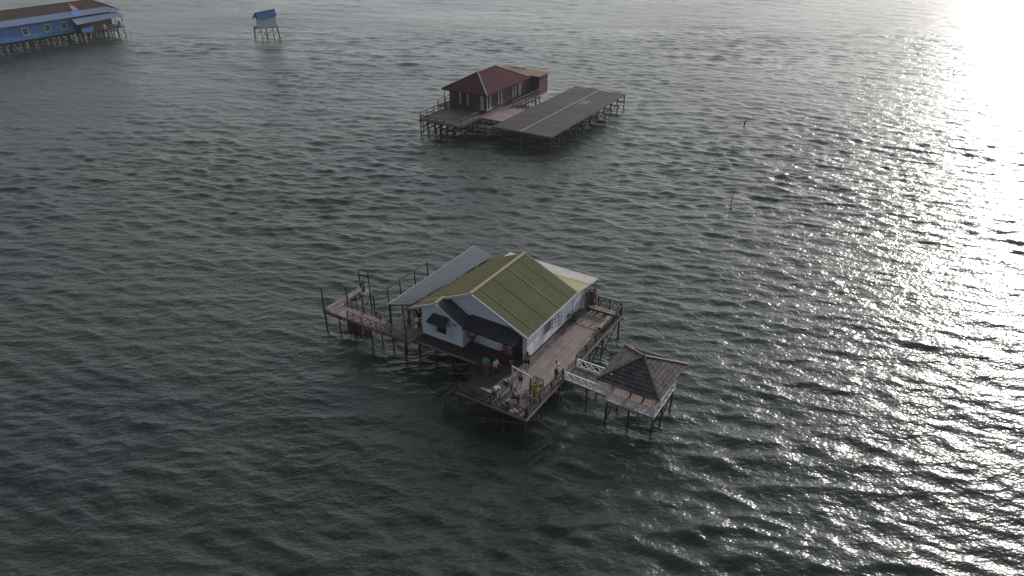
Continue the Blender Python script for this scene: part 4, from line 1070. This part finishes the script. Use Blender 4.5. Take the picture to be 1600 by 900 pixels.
railing('pale railing on the right edge of the front deck of the maroon house', F2, (-14.0, -2.4), (-14.0, 2.4), E, .95, 3, M['post_wood'], 1, .1, .1, mid=True, brace=False, rail_mat=M['deck_grey'])
railing('pale railing along the narrow side walkway of the maroon house', F2, (-12.55, 10.3), (-12.55, 20.6), E, .95, 5, M['post_wood'], 1, .1, .1, mid=True, brace=False, rail_mat=M['deck_grey'])
railing('low dark railing at the near end of the front deck of the maroon house', F2, (-21.4, -2.6), (-17.0, -2.6), E, .6, 3, M['dark_wood'], 1, .09, .06, brace=False)

def maroon_house():
    t = thing('maroon_house', 'dark timber house with a maroon hipped roof and white curtains, beyond the white house', 'house', F2, (-17.8, 11, E))
    x0, x1, y0, y1 = -21.3, -14.45, 5.1, 17.2; ez = 5.75; rz = 8.05; rx = -17.8
    def boards(a, b_, n, z0, z1):
        mb = MB(); a, b_ = Vector(a), Vector(b_)
        for i in range(n):
            p, q = a.lerp(b_, i / n), a.lerp(b_, (i + 1) / n - .0008); d = (q - p)
            nn = d.normalized().cross(Vector((0, 0, 1))) * .02
            mb.beam((p + q) / 2 + Vector((0, 0, z0)) + nn * (i % 2) * .3, (p + q) / 2 + Vector((0, 0, z1)) + nn * (i % 2) * .3, d.length, .06, up=nn)
        return mb
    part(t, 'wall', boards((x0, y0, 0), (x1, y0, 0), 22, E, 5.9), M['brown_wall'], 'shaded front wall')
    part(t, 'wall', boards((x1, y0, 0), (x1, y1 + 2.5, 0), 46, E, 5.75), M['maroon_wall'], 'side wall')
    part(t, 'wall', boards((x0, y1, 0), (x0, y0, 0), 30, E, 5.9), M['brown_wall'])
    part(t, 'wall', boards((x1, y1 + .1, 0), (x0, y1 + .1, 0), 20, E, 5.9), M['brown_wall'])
    Q = [(-22.15, 4.2), (-13.5, 4.2), (-13.5, 17.9), (-22.15, 17.9)]; P = [Vector((*q, ez)) for q in Q]; r0, r1 = Vector((rx, 8.2, rz)), Vector((rx, 13.4, rz))
    part(t, 'roof_slope', MB().slope([P[0], P[1], r0], .06, .5, .02, .04), M['red_roof'], 'front hip slope')
    part(t, 'roof_slope', MB().slope([P[1], P[2], r1, r0], .06, .5, .02, .04), M['red_roof'], 'right slope')
    part(t, 'roof_slope', MB().slope([P[2], P[3], r1], .06, .5, .02, .04), M['red_roof'], 'rear hip slope')
    part(t, 'roof_slope', MB().slope([P[3], P[0], r0, r1], .06, .5, .02, .04), M['red_roof'], 'left slope')
    u = Vector((0, 0, .05))
    for a, b_, m in ((P[1], r0, 'cream'), (P[0], r0, 'cap'), (r0, r1, 'orange_roof'), (P[2], r1, 'cap'), (P[3], r1, 'cap')): part(t, 'ridge_cap', MB().beam(a + u, b_ + u, .2, .05), M[m])
    part(t, 'fascia', MB().beam(P[0] - u * 2, P[1] - u * 2, .04, .16), M['red_roof'])
    part(t, 'fascia', MB().beam(P[1] - u * 2, P[2] - u * 2, .04, .16), M['red_roof'])
    # windows: tall glass with white curtains at either side
    def win(axis, c0, c1, z0, z1):
        if axis == 'x':
            w = part(t, 'window', MB().box(c0, c1, y0 - .10, y0 - .06, z0, z1), M['dark_wood']); part(w, 'pane', MB().box(c0 + .06, c1 - .06, y0 - .12, y0 - .101, z0 + .06, z1 - .06), M['glass'])
            for a in (c0 + .05, c1 - .33): part(w, 'curtain', MB().box(a, a + .28, y0 - .145, y0 - .121, z0 + .04, z1 - .04), M['curtain'])
        else:
            w = part(t, 'window', MB().box(x1 + .06, x1 + .10, c0, c1, z0, z1), M['dark_wood']); part(w, 'pane', MB().box(x1 + .101, x1 + .12, c0 + .06, c1 - .06, z0 + .06, z1 - .06), M['glass'])
            for a in (c0 + .05, c1 - .38): part(w, 'curtain', MB().box(x1 + .121, x1 + .145, a, a + .33, z0 + .04, z1 - .04), M['curtain'])
    win('x', -19.3, -17.5, E + .9, 5.4); win('x', -15.3, -14.6, E + .4, 5.4)
    win('y', 5.3, 6.6, E + .55, 5.4); win('y', 8.7, 10.0, E + .5, 5.3); win('y', 13.2, 14.5, E + .5, 5.3); win('y', 15.2, 16.1, E + .5, 5.3)
    part(t, 'sill', MB().box(x1 + .06, x1 + .3, 5.2, 6.8, E + .42, E + .52), M['cream'])
    part(t, 'side_panel', MB().box(-23.3, -21.35, 16.8, 16.9, E, E + 1.6), M['pink_board'])
    part(t, 'veranda_post', MB().beam((-21.9, 4.5, E), (-21.9, 4.5, ez), .1), M['dark_wood'])
    # rear wing with a nearly flat rusty roof
    mb = MB(); mb.box(-20.5, -12.9, 19.7, 22.7, E - .1, 5.6)
    part(t, 'wing_wall', mb, M['brown_wall'])
    part(t, 'wing_side_wall', boards((-12.86, 19.72, 0), (-12.86, 22.7, 0), 10, E - .25, 5.58), M['red_side'])
    part(t, 'wing_roof', MB().slope([(-21.5, 19.3, 5.85), (-12.55, 19.3, 5.65), (-12.55, 23.2, 5.65), (-21.5, 23.2, 5.85)], .05, .5, .02, .04), M['orange_roof'])
    part(t, 'wing_roof', MB().slope([(-21.5, 17.0, 5.9), (-14.3, 17.0, 5.7), (-14.3, 19.28, 5.68), (-21.5, 19.28, 5.88)], .05, .5, .02, .04), M['orange_roof'])
    for (x, y) in ((-20, 22.9), (-19, 22.9), (-18, 22.95)): part(t, 'roof_weight', MB().beam((x, y - .6, 5.93), (x + .9, y - .5, 5.93), .14, .12), M['red_side'])
maroon_house()

# ================================================================== SITE 3: long blue house
F3 = Frame(-107, 182.2, 57.5); B3 = 2.3
def blue_house():
    t = thing('blue_house', 'long blue boarded house on stilts with a rusty brown roof and pale blue eaves', 'house', F3, (-8, 4, 0))
    X0, X1 = -30, 0
    part(t, 'wall', MB().box(X0, X1, 0, .12, B3, 5.75), M['blue_wall'], 'long front wall')
    part(t, 'wall', MB().box(X1 - .1, X1, .12, 2.6, B3, 5.75), M['blue_wall'], 'return wall beside the porch')
    part(t, 'wall', MB().box(X1, 11.2, 2.6, 2.7, B3, 5.9), M['brown_wall'], 'shaded wall behind the porch')
    part(t, 'wall', MB().box(11.1, 11.2, 2.7, 10.5, B3, 5.8), M['brown_wall']); part(t, 'wall', MB().box(X0, 11.2, 10.5, 10.6, B3, 5.7), M['blue_wall'])
    e, m1, r = (-.85, 5.6), (1.2, 6.72), (5.4, 8.35)
    part(t, 'eave_roof', MB().slope([(X0, e[0], e[1]), (12.4, e[0], e[1] + .3), (10.0, m1[0], m1[1] + .1), (X0, m1[0], m1[1])], .06, .8, .03, .06), M['blue_roof'])
    part(t, 'roof_slope', MB().slope([(X0, m1[0], m1[1] + .02), (10.0, m1[0], m1[1] + .12), (9.0, r[0], r[1]), (X0, r[0], r[1])], .06, .8, .03, .06), M['rust_roof'])
    part(t, 'roof_slope', MB().slope([(X0, 11.2, 5.9), (12.4, 11.4, 5.9), (9.0, r[0], r[1]), (X0, r[0], r[1])], .06, .8, .03, .06), M['rust_roof'])
    part(t, 'hip_slope', MB().slope([(12.4, e[0], e[1] + .3), (12.4, 11.4, 5.9), (9.0, r[0], r[1])], .06, .8, .03, .06), M['blue_roof'])
    part(t, 'ridge_cap', MB().beam((X0, r[0], r[1] + .06), (9.0, r[0], r[1] + .06), .3, .06), M['cap'])
    k = (r[1] - m1[1]) / (r[0] - m1[0]); zz = lambda y: m1[1] + (y - m1[0]) * k + .13
    part(t, 'roof_patch', MB().slope([(1.6, 1.3, zz(1.3)), (3.0, 1.3, zz(1.3)), (3.0, 3.4, zz(3.4)), (2.0, 3.4, zz(3.4))], .02), M['pale_patch'])
    part(t, 'roof_patch', MB().slope([(2.6, 3.5, zz(3.5)), (2.9, 3.5, zz(3.5)), (2.9, 4.6, zz(4.6)), (2.6, 4.6, zz(4.6))], .02), M['pale_patch'])
    ke = (m1[1] - e[1]) / (m1[0] - e[0]); ze = lambda y: e[1] + (y - e[0]) * ke + .12
    part(t, 'roof_patch', MB().slope([(.3, -.7, ze(-.7) + .08), (2.2, -.7, ze(-.7) + .09), (2.2, 1.0, ze(1.0) + .06), (.3, 1.0, ze(1.0) + .06)], .02), M['blue_roof_bright'])
    for x in (-20.2, -11.25, -6.2, -2.35):
        w = part(t, 'window', MB().box(x - .8, x + .8, -.08, -.005, 3.2, 5.0), M['curtain']); part(w, 'pane', MB().box(x - .48, x + .48, -.10, -.081, 3.5, 4.75), M['glass'])
        part(w, 'glazing_bar', MB().box(x - .04, x + .04, -.12, -.101, 3.5, 4.75).box(x - .48, x + .48, -.125, -.102, 4.1, 4.17), M['curtain'])
    # porch
    part(t, 'porch_roof', MB().slope([(-.9, -3.3, 4.35), (11.3, -2.9, 4.75), (11.6, -.3, 5.62), (-.4, -.3, 5.45)], .05, .8, .03, .05), M['blue_roof'])
    part(t, 'porch_floor', planks(MB(), 0, 10.9, -2.9, 2.6, B3, 'y', .4, 4), M['dark_wood'])
    part(t, 'porch_edge', MB().beam((0, -2.95, B3 - .1), (10.95, -2.95, B3 - .1), .1, .2), M['post_wood'])
    for x in (.2, 3.2, 6.4, 9.0, 10.8): part(t, 'porch_post', MB().beam((x, -2.8, B3 - .1), (x, -2.8, 4.5 + .03 * x), .12), M['post_wood'])
    part(t, 'porch_screen', MB().box(.1, 2.6, -2.82, -2.76, B3, B3 + 1.0), M['blue_wall'])
    part(t, 'floor_base', MB().box(X0, 11.5, .0, 10.5, B3 - .2, B3 - .02), M['dark_wood'])
    for i in range(23):
        x = -18.6 + i * 1.33
        for y in (.25, 2.2, 4.4, 7.0): stilt(t, x + random.uniform(-.3, .3), y + random.uniform(-.3, .3), B3 - .1, .11, .3)
        if x > -.5: stilt(t, x, -2.7, B3 - .1, .10, .3)
    for i in range(22):
        x = -18.6 + i * 1.35
        for yy in ((.2, 3.2) if x < -.5 else (-2.75, .2)):
            z0, z1 = random.uniform(0, .5), random.uniform(1.5, 2.1)
            part(t, 'brace', MB().tube([(x, yy, z0), (x + 1.35, yy, z1)] if random.random() < .5 else [(x, yy, z1), (x + 1.35, yy, z0)], .065, 5), M['dark_wood'])
    for yy in (.25, 2.2, 4.4, 7.0):
        part(t, 'floor_joist', MB().beam((-19, yy, B3 - .35), (10.9, yy, B3 - .35), .2, .35), M['dark_wood']); part(t, 'shade_beam', MB().beam((-19, yy + .1, 1.0), (10.9, yy + .1, 1.05), .14, .16), M['dark_wood'])  # the low second beam is added to darken the underside
blue_house()
def porch_items():
    for x, lab, m, hgt_ in ((3.0, 'white upright panel at the left end of the blue house porch', 'white_plastic', 1.1), (6.0, 'white sack hanging in the middle of the blue house porch', 'white_plastic', 1.0), (10.3, 'pale drum at the right end of the blue house porch', 'cream', 1.3)):
        t = thing('drum', lab, 'drum', F3, (x, -2.3, B3))
        part(t, 'body', MB().lathe((x, -2.3, B3), [(.4, 0), (.45, .1), (.45, hgt_ * .9), (.4, hgt_)], 12), M[m], smooth=True)
        part(t, 'lid', MB().lathe((x, -2.3, B3 + hgt_), [(.41, 0), (.41, .05), (.1, .07)], 12), M[m], smooth=True)
def stake_row():
    for x, y, h_, lab in ((11.6, -3.6, 1.2, 'thin leaning stake in the water off the right end of the blue house'),):
        t = thing('stake', lab, 'stake', F3, (x, y, 0))
        part(t, 'shaft', MB().tube([(x, y, -1.5), (x + .1, y, h_ * .5), (x - .15, y + .1, h_)], [.06, .05, .04], 6), M['post_wood'])
porch_items(); stake_row()

# ================================================================== SITE 4: little hut
F4 = Frame(-63, 184.6, 21)
def hut():
    t = thing('stilt_hut', 'small pale grey hut with a bright blue roof standing on splayed stilts', 'hut', F4, (2.3, 1.6, 0))
    z = 2.7
    part(t, 'wall', MB().raw([(0, 0, z), (4.6, 0, z), (4.6, 3.2, z), (0, 3.2, z), (0, 0, 4.95), (4.6, 0, 5.5), (4.6, 3.2, 5.5), (0, 3.2, 4.95)], [(3, 2, 1, 0), (0, 1, 5, 4), (1, 2, 6, 5), (2, 3, 7, 6), (3, 0, 4, 7)]), M['grey_wall'])
    part(t, 'gable', MB().raw([(0, 0, 4.95), (0, 3.2, 4.95), (0, 1.6, 5.9), (4.6, 0, 5.5), (4.6, 3.2, 5.5), (4.6, 1.6, 6.6)], [(0, 2, 1), (3, 4, 5)]), M['dark_in'])
    part(t, 'roof_slope', MB().slope([(-.15, 1.6, 6.0), (4.75, 1.6, 6.75), (4.95, -.55, 5.4), (.75, -.55, 4.75)], .05, .4, .03, .06), M['blue_roof_bright'], 'front slope')
    part(t, 'roof_slope', MB().slope([(-.15, 1.6, 6.0), (4.75, 1.6, 6.75), (5.1, 3.8, 5.4), (-.6, 3.8, 4.75)], .05, .4, .03, .06), M['blue_roof_bright'], 'back slope')
    part(t, 'ridge_cap', MB().beam((-.2, 1.6, 6.05), (4.8, 1.6, 6.8), .35, .06), M['blue_roof'])
    part(t, 'verge', MB().slope([(-.15, 1.6, 5.93), (-.75, -.3, 4.85), (-.75, 3.4, 4.85)], .05), M['dark_wood'])
    part(t, 'floor', planks(MB(), -.9, 5.0, -.5, 3.4, z - .02, 'x', .4, 5), M['dark_wood'])
    for x, y, dx in ((-.7, -.3, -.5), (.6, -.3, .2), (2.0, -.3, -.3), (3.4, -.3, .3), (4.7, -.3, .4), (-.7, 3.2, -.4), (2, 3.2, .3), (4.7, 3.2, .5)):
        part(t, 'stilt', MB().tube([(x + dx, y, -1.5), (x, y, z - .05)], [.11, .09], 6), M['dark_wood'])
    for a, b_ in (((-.9, -.3, .3), (.6, -.3, 2.3)), ((2, -.3, 2.3), (.7, -.3, .2)), ((3.3, -.3, .5), (4.7, -.3, 2.4)), ((4.9, -.3, .3), (4.7, 3.2, 2.3)), ((1.9, -.3, .8), (3.4, -.3, 2.3))):
        part(t, 'brace', MB().tube([a, b_], .06, 5), M['dark_wood'])
    part(t, 'mooring_beam', MB().beam((4.4, -1.2, .35), (6.2, -.6, .35), .1), M['dark_wood'])
hut()

# ------------------------------------------------------------------ lone poles in the sea
W0 = Frame(0, 0, 0)
def pole(name, label, x, y, pts, rads, extra=None):
    t = thing(name, label, 'pole', W0, (x, y, 0))
    part(t, 'shaft', MB().tube([(x + a, y, c) for a, c in pts], rads, 6), M['post_wood'], smooth=True)
    if extra: part(t, *extra)
pole('stake', 'thin tall pole standing alone in the sea right of the white house', 26.75, 80.2, [(-.05, -1.5), (0, 1), (.12, 3.1)], [.04, .035, .022], ('float', MB().ball((26.75, 80.05, .08), .16), M['white_plastic']))
pole('driftwood_snag', 'short forked dark stump poking out of the sea in the right half', 38.1, 114.2, [(-.2, -1.5), (0, .3), (.3, 1.0)], [.15, .11, .05], ('branch', MB().tube([(38.1, 114.2, .2), (37.85, 114.2, .5)], [.07, .04], 6), M['dark_wood']))
pole('stake', 'thin stake in the water left of the maroon house deck', -14.0, 110.0, [(-.05, -1.5), (0, 1.2), (.02, 2.3)], [.08, .07, .06], ('crossbar', MB().beam((-14.7, 110, 1.9), (-13.3, 110, 2.0), .07), M['dark_wood']))

GROUPS = {'person': 'people on the wooden deck', 'potted_plant': 'potted plants round the white house', 'chair': 'red plastic chairs by the porch',
          'bucket': 'white buckets on the decks', 'stool': 'stools on the front deck', 'drum': 'drums on the blue house porch', 'crate': 'boxes on the rear rack', 'stake': 'lone stakes in the water'}
for o in list(scene.objects):
    if o.parent is None and 'label' in o.keys() and 'group' not in o.keys():
        k = o.name.split('.')[0]
        if k in GROUPS: o['group'] = GROUPS[k]
        elif k == 'railing': o['group'] = 'white railings of the footbridge' if 'white' in o['label'] else ('railings of the maroon house deck' if 'maroon' in o['label'] else 'dark railings round the white house deck')
        elif k == 'bench' and 'brown deck' in o['label']: o['group'] = 'pale benches at the far end of the deck'

# ------------------------------------------------------------------ thin sea haze
def haze():
    mb = MB().box(-9600, 9600, -3400, 16600, -3.0, 38.0)
    me = mb.mesh('haze'); o = bpy.data.objects.new('haze', me); COL.objects.link(o); o['kind'] = 'stuff'
    m = bpy.data.materials.new('haze'); m.use_nodes = True; nt = m.node_tree
    nt.nodes.remove(nt.nodes['Principled BSDF'])
    pv = nt.nodes.new('ShaderNodeVolumePrincipled'); pv.inputs['Color'].default_value = (.86, .88, .92, 1)
    pv.inputs['Density'].default_value = .0002; pv.inputs['Anisotropy'].default_value = .35
    nt.links.new(pv.outputs[0], nt.nodes['Material Output'].inputs['Volume'])
    me.materials.append(m)
haze()
